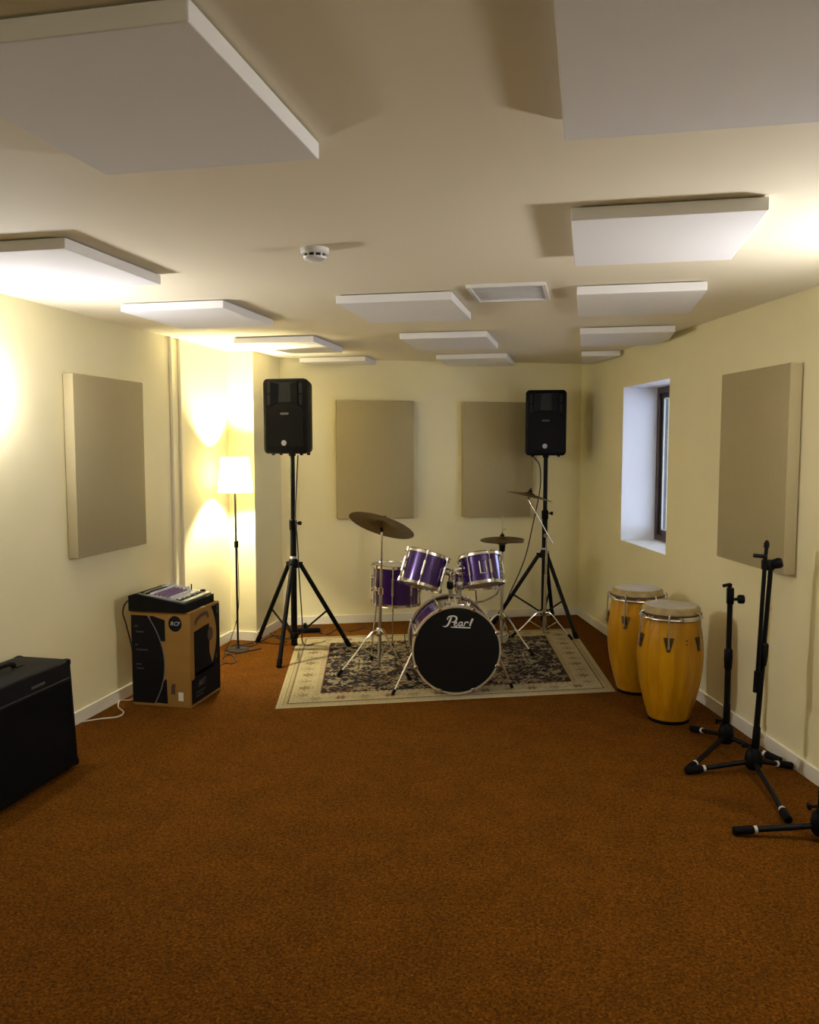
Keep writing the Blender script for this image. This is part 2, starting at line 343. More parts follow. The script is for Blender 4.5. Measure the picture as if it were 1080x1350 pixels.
# ------------------------------------------------------------------ ceiling panels
CT, CB = H - 0.005, H - 0.046
def clip(poly, p, n):                                # keep the side where (q-p).n >= 0
    out = []
    for i in range(len(poly)):
        a = poly[i]; b = poly[(i + 1) % len(poly)]; da = (a - p).dot(n); db = (b - p).dot(n)
        if da >= 0: out.append(a)
        if da * db < 0: out.append(a + (b - a) * (da / (da - db)))
    return out
colx = {'L': (-2.50, -1.90), 'M': (-1.28, -0.68), 'R': (-0.068, 0.532)}
rowy = {1: 1.375, 2: 2.81, 3: 4.18, 4: 5.66, 5: 7.06}
CL = {
 'M1': 'white square ceiling panel in the middle row, farthest from the drum set',
 'R1': 'white square ceiling panel in the window-side row, farthest from the window',
 'L2': 'white ceiling panel directly above the round lamp on the pipe wall',
 'R2': 'white ceiling panel in the window-side row, level with the smoke detector',
 'L3': 'white ceiling panel above the beige panel on the pipe wall',
 'M3': 'white ceiling panel in the middle row, right beside the air vent',
 'R3': 'white ceiling panel between the air vent and the window wall',
 'L4': 'white ceiling panel above the floor lamp',
 'M4': 'white ceiling panel above the drum set, in the middle row',
 'R4': 'white ceiling panel with one corner cut along the window wall',
 'L5': 'white ceiling panel cut along the back wall, above the speaker by the pilaster',
 'M5': 'white ceiling panel in the middle row, closest to the back wall',
 'R5': 'small white ceiling panel cut to a wedge in the back corner'}
for k, lab in CL.items():
    x0, x1 = colx[k[0]]; y0 = rowy[int(k[1])]; y1 = y0 + 0.71
    poly = [Vector((x0, y0, 0)), Vector((x1, y0, 0)), Vector((x1, y1, 0)), Vector((x0, y1, 0))]
    poly = clip(poly, BR - RO * 0.03, -RO); poly = clip(poly, BL + BN * 0.04, BN)
    c = sum(poly, Vector()) / len(poly)
    mb = MB().prism([(p.x - c.x, p.y - c.y) for p in poly], CB - CT, 0)
    o = mb.build('acoustic_panel', 'cpanel', smooth=False); o.location = (c.x, c.y, CT)
    bv = o.modifiers.new('edge', 'BEVEL'); bv.width = 0.003; bv.segments = 2
    tag(o, lab, 'acoustic panel', 'white ceiling panels')
    w_ = 0.2 if k != 'R5' else 0.05
    hk = MB().box((-w_, -0.02, -0.001), (w_, 0.02, 0.005))
    hk.build('mounting_rail', 'steel', o, smooth=False)

# ------------------------------------------------------------------ wall panels
def wall_panel(P0, u, n, wd, zb, zt, th, label):
    u = Vector(u); n = Vector(n); c = Vector((P0.x, P0.y, zb)) + u * wd / 2
    t = thing('fabric_wall_panel', c, label, 'acoustic panel', math.atan2(u.y, u.x), 'beige fabric wall panels')
    s = 1 if (Matrix.Rotation(math.atan2(u.y, u.x), 3, 'Z') @ Vector((0, 1, 0))).dot(n) > 0 else -1
    ya, yb = sorted((0.004 * s, th * s))
    MB().rbox((-wd / 2, ya, 0), (wd / 2, yb, zt - zb), 0.006, 2).build('fabric_panel', 'wpanel', t)
    ya, yb = sorted((0, 0.005 * s))
    MB().box((-wd / 2 + 0.02, ya, 0.02), (wd / 2 - 0.02, yb, zt - zb - 0.02)).build('backing', 'dark', t, smooth=False)
wall_panel(Vector((XL, 4.278, 0)), (0, 1, 0), (1, 0, 0), 0.765, 0.99, 2.055, 0.07, 'beige fabric panel between the round wall lamp and two pipes')
wall_panel(RW(3.085, 0), RD, -RO, 0.75, 0.985, 2.057, 0.07, 'beige fabric panel on the window wall above the microphone stands')
wall_panel(BW(0.487, 0), BD, BN, 0.71, 0.975, 2.046, 0.07, 'beige fabric back-wall panel behind the large tilted ride cymbal')
wall_panel(BW(1.66, 0), BD, BN, 0.66, 0.975, 2.044, 0.07, 'beige fabric back-wall panel partly hidden by a loudspeaker')

# ------------------------------------------------------------------ smoke detector and vent
sd = thing('smoke_detector', (-1.064, 3.197, H), 'small round white smoke detector with dark slots on ceiling', 'smoke detector')
MB().lathe([(0.056, 0), (0.056, -0.016), (0.05, -0.022)], n=32, cap=True).build('base', 'white', sd)
MB().lathe([(0.040, -0.0215), (0.040, -0.033)], n=32, cap=True).build('slot_ring', 'dark', sd)
mb = MB()
for k in range(10):
    a = 2 * PI * k / 10; R = Matrix.Rotation(a, 3, 'Z'); mb.box((0.038, -0.003, -0.034), (0.046, 0.003, -0.021), R)
mb.build('slot_rib', 'white', sd, smooth=False)
MB().lathe([(0.047, -0.033), (0.044, -0.040), (0.030, -0.047), (0.001, -0.049)], n=32, cap=True).build('cap', 'white', sd)
vt = thing('air_vent', (-0.40, 4.27, H), 'pale grey rectangular air vent grille flat on the ceiling', 'vent')
vw, vd = 0.19, 0.215
mb = MB(); 
for (a, b) in (((-vw, -vd), (-vw + 0.018, vd)), ((vw - 0.018, -vd), (vw, vd)), ((-vw + 0.018, -vd), (vw - 0.018, -vd + 0.018)), ((-vw + 0.018, vd - 0.018), (vw - 0.018, vd))):
    mb.box((a[0], a[1], -0.016), (b[0], b[1], 0))
mb.build('frame', 'white', vt, smooth=False)
MB().box((-vw + 0.018, -vd + 0.018, -0.002), (vw - 0.018, vd - 0.018, 0)).build('backing', 'vent_grey', vt, smooth=False)
sl = None
for k in range(13):
    y = -vd + 0.033 + k * (2 * vd - 0.066) / 12
    if sl is None:
        sl = MB().box((-vw + 0.018, -0.011, -0.0015), (vw - 0.018, 0.011, 0.0015), Matrix.Rotation(math.radians(8), 3, 'X')).build('slat', 'vent_grey', vt, smooth=False); s_ = sl
    else: s_ = sl.copy(); col.objects.link(s_)
    s_.location = (0, y, -0.008)

# ------------------------------------------------------------------ floor lamp
LP = at(314, 857)
lt = thing('floor_lamp', LP, 'slim floor lamp with lit white shade in front of the pilaster', 'lamp')
MB().lathe([(0.09, 0), (0.09, 0.008), (0.086, 0.011), (0.02, 0.018), (0.012, 0.03)], n=40, cap=True).build('base', 'lampbase', lt)
MB().cyl((0, 0, 0.02), (-0.004, 0, 1.36), 0.0085, n=12).build('pole', 'lampbase', lt)
MB().rbox((-0.014, -0.016, 0.83), (0.016, 0.012, 0.885), 0.006).build('switch', 'black', lt)
sh = MB().lathe([(0.140, 1.272), (0.112, 1.55), (0.1105, 1.55), (0.1385, 1.272)], n=48, loop=True).build('lamp_shade', 'shade', lt)
mb = MB()
for k in range(3):
    a = 2 * PI * k / 3; mb.cyl((0, 0, 1.345), (0.126 * math.cos(a), 0.126 * math.sin(a), 1.40), 0.002, n=6)
mb.build('shade_ring', 'steel', lt)
MB().cyl((0, 0, 1.33), (0, 0, 1.37), 0.018, n=14).build('socket', 'white', lt)
MB().lathe([(0.012, 1.37), (0.02, 1.385), (0.03, 1.41), (0.03, 1.425), (0.02, 1.447), (0.003, 1.455)], n=16, cap=True).build('bulb', emit('bulb_lit', (1.0, 0.90, 0.60), LAMP_WATTS * 20), lt)
MB().tube([(0.013, -0.01, 0.84), (0.02, -0.012, 0.6), (0.012, -0.02, 0.3), (-0.06, -0.05, 0.05), (-0.10, -0.06, 0.008), (-0.02, -0.16, 0.006), (0.05, -0.12, 0.006)], 0.0028, 6, 6).build('cord', 'cord_black', lt)

# ------------------------------------------------------------------ loudspeakers and stands
def speaker_stand(C, feet, hub, top, label, knob=1):
    t = thing('speaker_stand', (C.x, C.y, 0), label, 'speaker stand', 0, 'black tripod speaker stands')
    L = lambda p: Vector(p) - Vector((C.x, C.y, 0))
    MB().cyl((0, 0, 0.05), (0, 0, 1.03), 0.025, n=18).build('lower_tube', 'blackmetal', t)
    MB().cyl((0, 0, 1.0), (0, 0, top + 0.03), 0.019, n=18).build('upper_tube', 'blackmetal', t)
    cl = MB().lathe([(0.025, 0.97), (0.031, 0.98), (0.031, 1.05), (0.021, 1.06)], n=18, cap=True).build('collar', 'black', t)
    mb = MB().cyl((0.025, 0, 1.03), (0.055, -0.01, 1.03), 0.006, n=8); mb.cyl((0.05, -0.01, 1.03), (0.07, -0.014, 1.03), 0.016, n=10); mb.build('knob', 'black', cl)
    hb = MB().lathe([(0.025, hub - 0.02), (0.038, hub - 0.015), (0.038, hub + 0.04), (0.030, hub + 0.055), (0.026, hub + 0.06)], n=18, cap=True).build('hub', 'black', t)
    MB().lathe([(0.0262, hub + 0.06), (0.0268, hub + 0.075), (0.0255, hub + 0.078)], n=18, cap=True).build('label_band', 'greylight', hb)
    lc = MB().lathe([(0.025, 0.095), (0.034, 0.1), (0.034, 0.145), (0.025, 0.15)], n=18, cap=True).build('lower_collar', 'black', t)
    MB().lathe([(0.022, 0.04), (0.027, 0.045), (0.027, 0.062)], n=14, cap=True).build('end_cap', 'rubber', t)
    for f in feet:
        f = L((f[0], f[1], f[2] if len(f) > 2 else 0.0)); dr = Vector((f.x, f.y, 0)).normalized()
        a = dr * 0.055 + Vector((0, 0, hub + 0.01)); b = Vector((f.x, f.y, f.z + 0.012))
        lg = MB().cyl(a, b, 0.018, n=12).build('leg', 'blackmetal', t)
        e_ = (b - a).normalized(); MB().cyl(b - e_ * 0.05, b + e_ * 0.008, 0.021, n=12).build('foot', 'rubber', lg)
        mb = MB(); sd_ = dr.cross(Vector((0, 0, 1)))
        mb.box((0.02, -0.012, hub - 0.012), (0.072, 0.012, hub + 0.03), Matrix.Rotation(math.atan2(dr.y, dr.x), 3, 'Z')); mb.build('leg_bracket', 'black', lg)
        m_ = a + (b - a) * 0.56
        MB().cyl(dr * 0.028 + Vector((0, 0, 0.122)), m_, 0.008, n=8).build('brace', 'blackmetal', t)
    return t
def speaker(P, rz, label):
    t = thing('loudspeaker', P, label, 'loudspeaker', rz, 'black loudspeakers on stands')
    w2, h, d = 0.178, 0.575, 0.31
    # rounded cabinet: front -Y
    bm = bmesh.new()
    def outline(w2, h0, h1, r, n=5):
        pts = []
        for cx, cz, a0 in ((w2 - r, h1 - r, 0), (-w2 + r, h1 - r, 90), (-w2 + r, h0 + r, 180), (w2 - r, h0 + r, 270)):
            for k in range(n + 1):
                a = math.radians(a0 + 90 * k / n); pts.append((cx + r * math.cos(a), cz + r * math.sin(a)))
        return pts
    rings = [(-0.155, w2 - 0.012, 0.012, h - 0.012, 0.03), (-0.145, w2, 0.0, h, 0.035), (-0.10, w2, 0, h, 0.035), (0.03, w2 - 0.02, 0.002, h - 0.01, 0.04), (0.12, w2 - 0.065, 0.012, h - 0.03, 0.05), (0.155, w2 - 0.09, 0.03, h - 0.05, 0.05)]
    mb = MB(); vs = []; n = 24
    for y, ww, a, b, r in rings: vs += [(q[0], y, q[1]) for q in outline(ww, a, b, r)]
    fs = [(i * n + k, i * n + (k + 1) % n, (i + 1) * n + (k + 1) % n, (i + 1) * n + k) for i in range(len(rings) - 1) for k in range(n)]
    fs += [tuple(range(n)), tuple((len(rings) - 1) * n + k for k in range(n))]
    mb.add(vs, fs); mb.build('cabinet', 'black', t, angle=50)
    # arched lower grille, proud of the front
    y0 = -0.155; pts = [(-0.148, 0.055), (0.148, 0.055), (0.148, 0.315)] + [(0.148 * math.cos(a), 0.315 + 0.075 * math.sin(a)) for a in [PI * k / 12 for k in range(1, 12)]] + [(-0.148, 0.315)]
    g = MB().plate(pts, (0, y0, 0), (1, 0, 0), (0, 0, 1), 0.010).build('grille', 'grille', t, angle=30)
    MB().lathe([(0.021, 0), (0.021, 0.003), (0.017, 0.0045)], (-0.006, y0 - 0.010, 0.083), (0, -1, 0), 24, True).build('round_badge', 'greylight', g)
    MB().rbox((-0.034, y0 - 0.0135, 0.298), (0.034, y0 - 0.009, 0.316), 0.002, 1).build('name_badge', 'grey', g)
    # horn recess: flared frame and dark throat
    hb = MB().plate([(-0.095, 0.395), (0.095, 0.395), (0.10, 0.545), (-0.10, 0.545)], (0, y0 + 0.001, 0), (1, 0, 0), (0, 0, 1), 0.003).build('horn', 'dark', t, smooth=False)
    for sx in (-1, 1):
        mb = MB().add([(sx * 0.108, y0 - 0.016, 0.37), (sx * 0.050, y0 - 0.003, 0.40), (sx * 0.045, y0 - 0.003, 0.535), (sx * 0.104, y0 - 0.016, 0.55), (sx * 0.112, y0, 0.365), (sx * 0.050, y0, 0.40), (sx * 0.045, y0, 0.535), (sx * 0.108, y0, 0.553)],
            [(0, 1, 2, 3), (4, 7, 6, 5), (0, 4, 5, 1), (1, 5, 6, 2), (2, 6, 7, 3), (3, 7, 4, 0)])
        mb.build('horn_flare', 'black', hb, smooth=False)
    for sx in (-1, 1):
        MB().rbox((sx * 0.128 - 0.013, y0 - 0.003, 0.375), (sx * 0.128 + 0.013, y0 + 0.001, 0.452), 0.0015, 1).build('port_slot', 'dark', t)
        MB().rbox((sx * 0.128 - 0.013, y0 - 0.003, 0.463), (sx * 0.128 + 0.013, y0 + 0.001, 0.54), 0.0015, 1).build('port_slot', 'dark', t)
        for yy in (-0.11, 0.06):
            MB().lathe([(0.014, 0.004), (0.012, -0.012)], (sx * 0.115, yy, 0), n=12, cap=True).build('rubber_foot', 'rubber', t)
    MB().lathe([(0.03, 0.004), (0.026, -0.02)], (0, 0.0, 0), n=16, cap=True).build('pole_socket', 'black', t)
    return t
LC = Vector((-2.285, 6.26, 0))
LZ = up_at(383, 600, LC).z; print('left spk z', LZ, up_at(380, 507, LC).z)
speaker_stand(LC, [tuple(at(340, 847)), tuple(at(368, 880)), tuple(at(460, 852, 0.008))], up_at(385, 746, LC).z, LZ, 'black tripod speaker stand beside the floor lamp')
lsp = up_at(383, 600, LC)
speaker((LC.x, LC.y, LZ + 0.012), 0.0, 'black loudspeaker on the stand beside the floor lamp')
RC = Vector((-0.375, 7.63, 0))
RZ = up_at(715, 602, RC).z; print('right spk z', RZ, up_at(715, 517, RC).z)
speaker_stand(RC, [tuple(at(760, 843)), (-0.31, 7.99, 0), (-0.83, 7.50, 0)], up_at(715, 733, RC).z, RZ, 'black tripod speaker stand behind the hi-hat and congas')
speaker((RC.x, RC.y, RZ + 0.012), 0.03, 'black loudspeaker on the stand in the window-side back corner')

# ------------------------------------------------------------------ rug
def make_rug():
    q = [at(363, 935), at(812, 912), at(755, 829), at(393, 841)]
    W_, D_ = 2.27, 1.95; nu, nv = 320, 276; TH = 0.008
    u = np.linspace(0, 1, nu + 1); v = np.linspace(0, 1, nv + 1); U, V_ = np.meshgrid(u, v)
    P = [np.array(p) for p in q]
    XY = (P[0][:, None, None] * (1 - U) * (1 - V_) + P[1][:, None, None] * U * (1 - V_) + P[2][:, None, None] * U * V_ + P[3][:, None, None] * (1 - U) * V_)
    c0 = np.array([XY[0].mean(), XY[1].mean()])
    X = XY[0] - c0[0]; Y = XY[1] - c0[1]
    rng = np.random.default_rng(3)
    edge = np.minimum(np.minimum(U, 1 - U) * 60, np.minimum(V_, 1 - V_) * 50).clip(0, 1)
    Z = TH * (0.25 + 0.75 * edge) + 0.0006 * rng.random(U.shape)
    # --- woven pattern
    mu, mv = U * W_, V_ * D_; d = np.minimum(np.minimum(mu, W_ - mu), np.minimum(mv, D_ - mv))
    cream = np.array([0.40, 0.335, 0.205]); dk = np.array([0.022, 0.016, 0.018]); tan = np.array([0.34, 0.26, 0.13]); red = np.array([0.12, 0.05, 0.025]); grn = np.array([0.12, 0.11, 0.05]); pale = np.array([0.36, 0.305, 0.20])
    C = np.zeros(U.shape + (3,)) + cream
    def put(mask, c): C[mask] = c
    put((d > 0.018) & (d < 0.026), tan); put((d > 0.036) & (d < 0.046), grn * 1.5); put((d > 0.056) & (d < 0.064), tan)
    # main border rosettes: position along the side (s) and across (a)
    side = (np.minimum(mu, W_ - mu) < np.minimum(mv, D_ - mv))
    s = np.where(side, mv, mu); Ls = np.where(side, D_, W_); per = Ls / np.round(Ls / 0.16)
    ss = (s / per) % 1.0 - 0.5; sp = ss * per; a = d - 0.155
    r = np.hypot(sp, a); th = np.arctan2(a, sp); inb = (d > 0.07) & (d < 0.24); odd = (np.floor(s / per) % 2 == 0)
    petal = 0.040 + 0.016 * np.cos(6 * th)
    put(inb & (r < petal) & odd, tan); put(inb & (r < petal * 0.72) & odd, red); put(inb & (r < 0.014) & odd, cream)
    put(inb & (r < petal * 0.8) & ~odd, grn * 1.6); put(inb & (r < 0.020) & ~odd, cream * 0.9); put(inb & (r < 0.009), red)
    vine = np.abs(a - 0.055 * np.sin(2 * PI * s / per * 0.5)) < 0.006
    put(inb & vine & (r > petal * 1.05), tan * 0.9)
    leaf = (np.sin(2 * PI * s / 0.035) * np.sin(2 * PI * a / 0.045) > 0.72) & (r > petal * 1.15)
    put(inb & leaf, grn * 1.9)
    put((d > 0.070) & (d < 0.078), dk * 3); put((d > 0.232) & (d < 0.238), tan); put((d > 0.238) & (d < 0.268) & (np.sin(2 * PI * s / 0.04) > 0.45), tan * 0.7)
    put((d > 0.268) & (d < 0.275), red)
    # field: dark ground with mirrored scrolling flowers
    f = d >= 0.275; fu = np.abs(mu - W_ / 2); fv = np.abs(mv - D_ / 2); F_ = np.zeros(U.shape)
    for k in range(62):
        cx, cy = rng.random() * 0.86, rng.random() * 0.70; rr = 0.022 + 0.030 * rng.random(); n = rng.integers(4, 8); ph = rng.random() * 6
        qx, qy = fu - cx, fv - cy; r2 = np.hypot(qx, qy); t2 = np.arctan2(qy, qx); pet = rr * (0.72 + 0.30 * np.cos(n * t2 + ph))
        cc = (pale, pale * 0.8, tan * 1.1, pale, red * 1.3)[k % 5]
        put(f & (r2 < pet), cc); put(f & (r2 < pet * 0.62), dk * 1.5); put(f & (r2 < pet * 0.34), (red * 1.2, pale, tan)[k % 3])
    base = (C == cream).all(axis=2) & f
    C[base] = dk
    w1 = np.sin(26 * fu + 3.2 * np.sin(17 * fv)) + np.sin(23 * fv + 2.8 * np.sin(21 * fu + 1))
    sc = base & (np.abs(w1) < 0.17); C[sc] = pale * 0.72
    w2 = np.sin(61 * fu + 2 * np.sin(31 * fv)) * np.sin(57 * fv + 2 * np.sin(33 * fu)); sc = base & (w2 > 0.80); C[sc] = tan * 0.95
    med = (fu / 0.34) ** 2 + (fv / 0.24) ** 2; put(f & (np.abs(med - 1) < 0.06), pale * 0.8); put(f & (np.abs(med - 0.72) < 0.035), red)
    C *= (0.86 + 0.28 * rng.random(U.shape))[..., None]
    verts = np.stack([X, Y, Z], -1).reshape(-1, 3)
    i = np.arange(nv)[:, None] * (nu + 1) + np.arange(nu)[None, :]; faces = np.stack([i, i + 1, i + nu + 2, i + nu + 1], -1).reshape(-1, 4)
    me = bpy.data.meshes.new('rug'); me.from_pydata(verts.tolist(), [], faces.tolist()); me.update()
    ca = me.color_attributes.new('weave', 'FLOAT_COLOR', 'POINT')
    ca.data.foreach_set('color', np.concatenate([C, np.ones(U.shape + (1,))], -1).reshape(-1).astype(np.float32))
    m = mat('woven_wool', (0.3, 0.25, 0.2), 0.95, bump=(260, 0.4), spec=0.1); nt = m.node_tree
    at_ = nt.nodes.new('ShaderNodeVertexColor'); at_.layer_name = 'weave'; nt.links.new(at_.outputs[0], nt.nodes['Principled BSDF'].inputs['Base Color'])
    me.materials.append(m)
    o = bpy.data.objects.new('oriental_rug', me); col.objects.link(o); o.location = (c0[0], c0[1], 0.0)
    tag(o, 'cream-bordered oriental rug with dark floral field under the drum set', 'rug')
make_rug()
RUG = 0.008

# ------------------------------------------------------------------ drum set
KR = math.radians(15.5)
def lug(mb, c, ax, out, L, r=0.006):                  # tube lug along ax, standing off by out
    c = Vector(c); ax = Vector(ax).normalized(); out = Vector(out).normalized()
    mb.cyl(c - ax * L / 2 + out * 0.014, c + ax * L / 2 + out * 0.014, r, n=8)
    for s in (-0.32, 0.32): mb.cyl(c + ax * L * s, c + ax * L * s + out * 0.016, r * 1.1, n=8)
D0 = at(602, 917); R0 = 0.2945
bd = thing('bass_drum', (D0.x, D0.y, RUG), 'purple bass drum with black front head and white script logo', 'bass drum', KR, 'purple drum set')
cz = R0
MB().lathe([(0.278, 0.03), (0.278, 0.43)], (0, 0, cz), (0, 1, 0), 64).build('shell', 'purple', bd)
for y in (0.0, 0.415):
    MB().lathe([(0.283, y), (R0, y), (R0, y + 0.045), (0.283, y + 0.045)], (0, 0, cz), (0, 1, 0), 64, loop=True).build('hoop', 'hoop', bd)
fh = MB().lathe([(0.285, 0.004), (0.281, 0.006), (0.15, 0.003), (0.002, 0.0)], (0, 0, cz), (0, 1, 0), 64, True).build('front_head', 'head_black', bd)
MB().lathe([(0.284, 0.452), (0.002, 0.454)], (0, 0, cz), (0, 1, 0), 48, True).build('batter_head', 'head_clear', bd)
# script lettering "Pearl" drawn as pen strokes; local x right, z up, on the head (facing -Y)
lg_u, lg_v = Vector((1, 0, 0)), Vector((0, 0, 1)); k = 0.20 / 40.0
strokes = [
 ([(11.5, 15.2), (10, 11.5), (8, 6.5), (6, 3.6), (3, 2.0), (0, 3.0)], [1.6, 2.4, 2.6, 2.2, 1.2, 0.6]),          # P stem with tail
 ([(6, 11.0), (6.6, 13.6), (9.5, 15.6), (14.5, 15.8), (18, 13.8), (17.4, 10.2), (14.5, 8.0), (11.5, 8.2)], [0.9, 1.4, 1.6, 1.8, 2.2, 2.2, 1.6, 0.8]),
 ([(14.6, 5.2), (17.6, 6.0), (18.3, 7.6), (16.6, 7.9), (15.0, 5.6), (15.4, 3.3), (17.6, 2.7), (20.0, 4.2)], 1.25),       # e
 ([(25.6, 7.4), (23.2, 7.8), (21.2, 5.8), (21.3, 3.4), (23.0, 2.8), (25.0, 5.4), (25.9, 7.7), (25.4, 4.2), (26.0, 2.8), (27.4, 3.4)], 1.35),  # a
 ([(29.2, 7.8), (28.7, 5.4), (28.2, 2.8), (29.0, 5.6), (30.8, 7.7), (33.0, 7.6), (33.4, 6.2)], 1.4),                  # r
 ([(39.4, 12.2), (38.0, 9), (36.2, 4.8), (35.8, 3.2), (37.2, 2.8)], [2.3, 2.5, 2.3, 1.8, 1.0]),                # l
 ([(10.5, 1.3), (22, 0.7), (36.5, 0.0)], [1.1, 1.6, 1.5])]                                                      # underline
mb = MB()
for pts, wd in strokes:
    mb.ribbon([((p[0] - 20.5) * k, p[1] * k) for p in pts], [q * k for q in wd] if isinstance(wd, list) else wd * k, (0.01, -0.0012, cz + 0.150), lg_u, lg_v, 0.0012, 6)
mb.build('script_logo', mat('logo_white', (0.72, 0.71, 0.66), 0.5), fh, smooth=False)
for i in range(8):
    a = 2 * PI * (i + 0.5) / 8; ca, sa = math.cos(a), math.sin(a); o = Vector((ca, 0, sa)); c = Vector((0, 0, cz))
    mb = MB(); lug(mb, c + o * 0.278 + Vector((0, 0.22, 0)), (0, 1, 0), o, 0.10, 0.008); mb.build('lug', 'chrome', bd)
    for y, s in ((0.0, -1), (0.46, 1)):
        mb = MB(); R = Matrix.Rotation(-a, 3, 'Y') 
        mb.rbox((R0 - 0.018, (y - 0.004) if s < 0 else (y - 0.045), -0.014), (R0 + 0.008, (y + 0.045) if s < 0 else (y + 0.004), 0.014), 0.004, 1, R, c)
        mb.cyl(c + o * 0.296 + Vector((0, y + 0.0, 0)), c + o * 0.296 + Vector((0, 0.22, 0)), 0.0035, n=6)
        mb.cyl(c + o * 0.296 + Vector((0, y + 0.012 * s, 0)), c + o * 0.296 + Vector((0, y + 0.03 * s * -1, 0)), 0.007, n=8)
        cl_ = mb.build('claw_hook', 'chrome', bd)
# spurs
for px, py, ax, ay, sx in ((518, 917, 540, 868, -1), (675, 908, 660, 868, 1)):
    foot = at(px, py, RUG); inv = Matrix.Rotation(-KR, 3, 'Z'); f = inv @ (foot - Vector((D0.x, D0.y, RUG)))
    a = Vector((sx * 0.272, 0.12, cz - 0.02)); f = Vector((f.x, f.y, 0.012))
    sp_ = MB().cyl(a, a + (f - a) * 0.62, 0.0085, n=10); sp_.cyl(a + (f - a) * 0.58, f, 0.006, n=10); s_ = sp_.build('spur', 'chrome', bd)
    MB().ball(a, 0.02, 12).build('spur_bracket', 'chrome', s_); MB().cyl(f - (f - a).normalized() * 0.03, f + (f - a).normalized() * 0.006, 0.011, n=10).build('rubber_tip', 'rubber', s_)
# tom holder on top of the shell
mb = MB(); mb.rbox((-0.062, 0.07, cz + 0.262), (0.062, 0.20, cz + 0.296), 0.012, 2); mb.lathe([(0.045, 0.29), (0.042, 0.325), (0.03, 0.335)], (0, 0.135, cz), n=20, cap=True)
hd = mb.build('tom_holder', 'chrome', bd)
mb = MB().cyl((-0.025, 0.135, cz + 0.32), (-0.03, 0.135, cz + 0.46), 0.014, n=12); mb.cyl((0.03, 0.135, cz + 0.32), (0.035, 0.135, cz + 0.46), 0.014, n=12)
mb.build('holder_post', 'steel', hd)
for sx in (-1, 1): MB().rbox((sx * 0.031 - 0.021, 0.113, cz + 0.385), (sx * 0.031 + 0.021, 0.157, cz + 0.435), 0.008).build('holder_clamp', 'steel' if sx > 0 else 'blackmetal', hd)
BDM = Matrix.Translation(bd.location) @ Matrix.Rotation(KR, 4, 'Z')

def drum(name, C, axis, r, h, label, cat, lugs=6, a0=0.0, batter='head_clear', legs=None, arm=None, group='purple drum set', badge=None):
    ax = Vector(axis).normalized(); C = Vector(C); base = C - ax * h / 2
    t = thing(name, base, label, cat, 0, group); o = Vector((0, 0, 0)); u, v, d = frame_of(ax)
    MB().lathe([(r - 0.008, 0.02), (r - 0.008, h - 0.02)], o, ax, 48).build('shell', 'purple', t)
    for hh, s in ((0.0, 1), (h, -1)):
        prof = [(r - 0.008, hh + 0.022 * s), (r + 0.004, hh + 0.022 * s), (r + 0.002, hh + 0.004 * s), (r + 0.006, hh), (r - 0.001, hh - 0.001 * s), (r - 0.004, hh + 0.010 * s)]
        MB().lathe(prof, o, ax, 48, loop=True).build('rim', 'chrome', t)
        MB().lathe([(r - 0.004, hh + 0.012 * s), (r - 0.012, hh + 0.009 * s), (0.002, hh + 0.0095 * s)], o, ax, 40, True).build('head', batter, t)
    for i in range(lugs):
        a = a0 + 2 * PI * i / lugs; out = u * math.cos(a) + v * math.sin(a); mb = MB()
        lug(mb, out * (r - 0.008) + ax * h / 2, ax, out, h * 0.42, 0.0085); l_ = mb.build('lug', 'chrome', t)
        mb = MB().cyl(out * (r + 0.007) + ax * 0.012, out * (r + 0.007) + ax * (h - 0.012), 0.0032, n=6)
        for q in (0.014, h - 0.014): mb.cyl(out * (r + 0.007) + ax * (q - 0.014), out * (r + 0.007) + ax * (q + 0.014), 0.0085, n=8)
        mb.build('tension_rod', 'chrome', l_)
    if legs:
        for (a, z_top) in legs:
            out = Vector((math.cos(a), math.sin(a), 0)); zf = RUG - base.z
            p = out * (r + 0.012)
            mb = MB().tube([p + Vector((0, 0, z_top)), p + Vector((0, 0, -0.02)), p + out * 0.03 + Vector((0, 0, zf * 0.5)), p + out * 0.045 + Vector((0, 0, zf + 0.012))], 0.0058, 8, 3); l_ = mb.build('leg', 'chrome', t)
            MB().rbox((-0.014, -0.016, h * 0.35), (0.014, 0.016, h * 0.35 + 0.05), 0.005, 1, Matrix.Rotation(a, 3, 'Z'), out * (r + 0.008)).build('leg_bracket', 'chrome', l_)
            q = p + out * 0.045 + Vector((0, 0, zf)); MB().cyl(q + Vector((0, 0, 0.001)), q + Vector((0, 0, 0.035)), 0.012, n=10).build('rubber_foot', 'rubber', l_)
    if arm is not None:
        e_ = Vector(arm) - base; dirn = (e_ - ax * e_.dot(ax)).normalized(); s0 = ax * h * 0.62 + dirn * (r - 0.006)
        mb = MB().cyl(s0, s0 + dirn * 0.03, 0.024, n=14); mb.tube([s0 + dirn * 0.02, s0 + dirn * 0.05, e_ + Vector((0, 0, 0.03)), e_], 0.009, 8, 4)
        mb.build('mount_arm', 'chrome', t)
    if badge is not None:
        e_ = (Vector(badge)); e_ = (e_ - ax * e_.dot(ax)).normalized(); sd_ = ax.cross(e_)
        mb = MB(); o_ = ax * h * 0.5 + e_ * (r - 0.006)
        mb.tube([o_ + sd_ * x + ax * y for x, y in ((-0.02, -0.04), (0.02, -0.04), (0.02, 0.04), (-0.02, 0.04), (-0.02, -0.04))], 0.0045, 6)
        mb.build('lug_frame', 'chrome', t)
    return t
CAMDIR = lambda P: (Vector((0, 0, CZ)) - Vector(P)).normalized()
pl_ = BDM @ Vector((-0.03, 0.135, cz + 0.46)); pr_ = BDM @ Vector((0.035, 0.135, cz + 0.46))
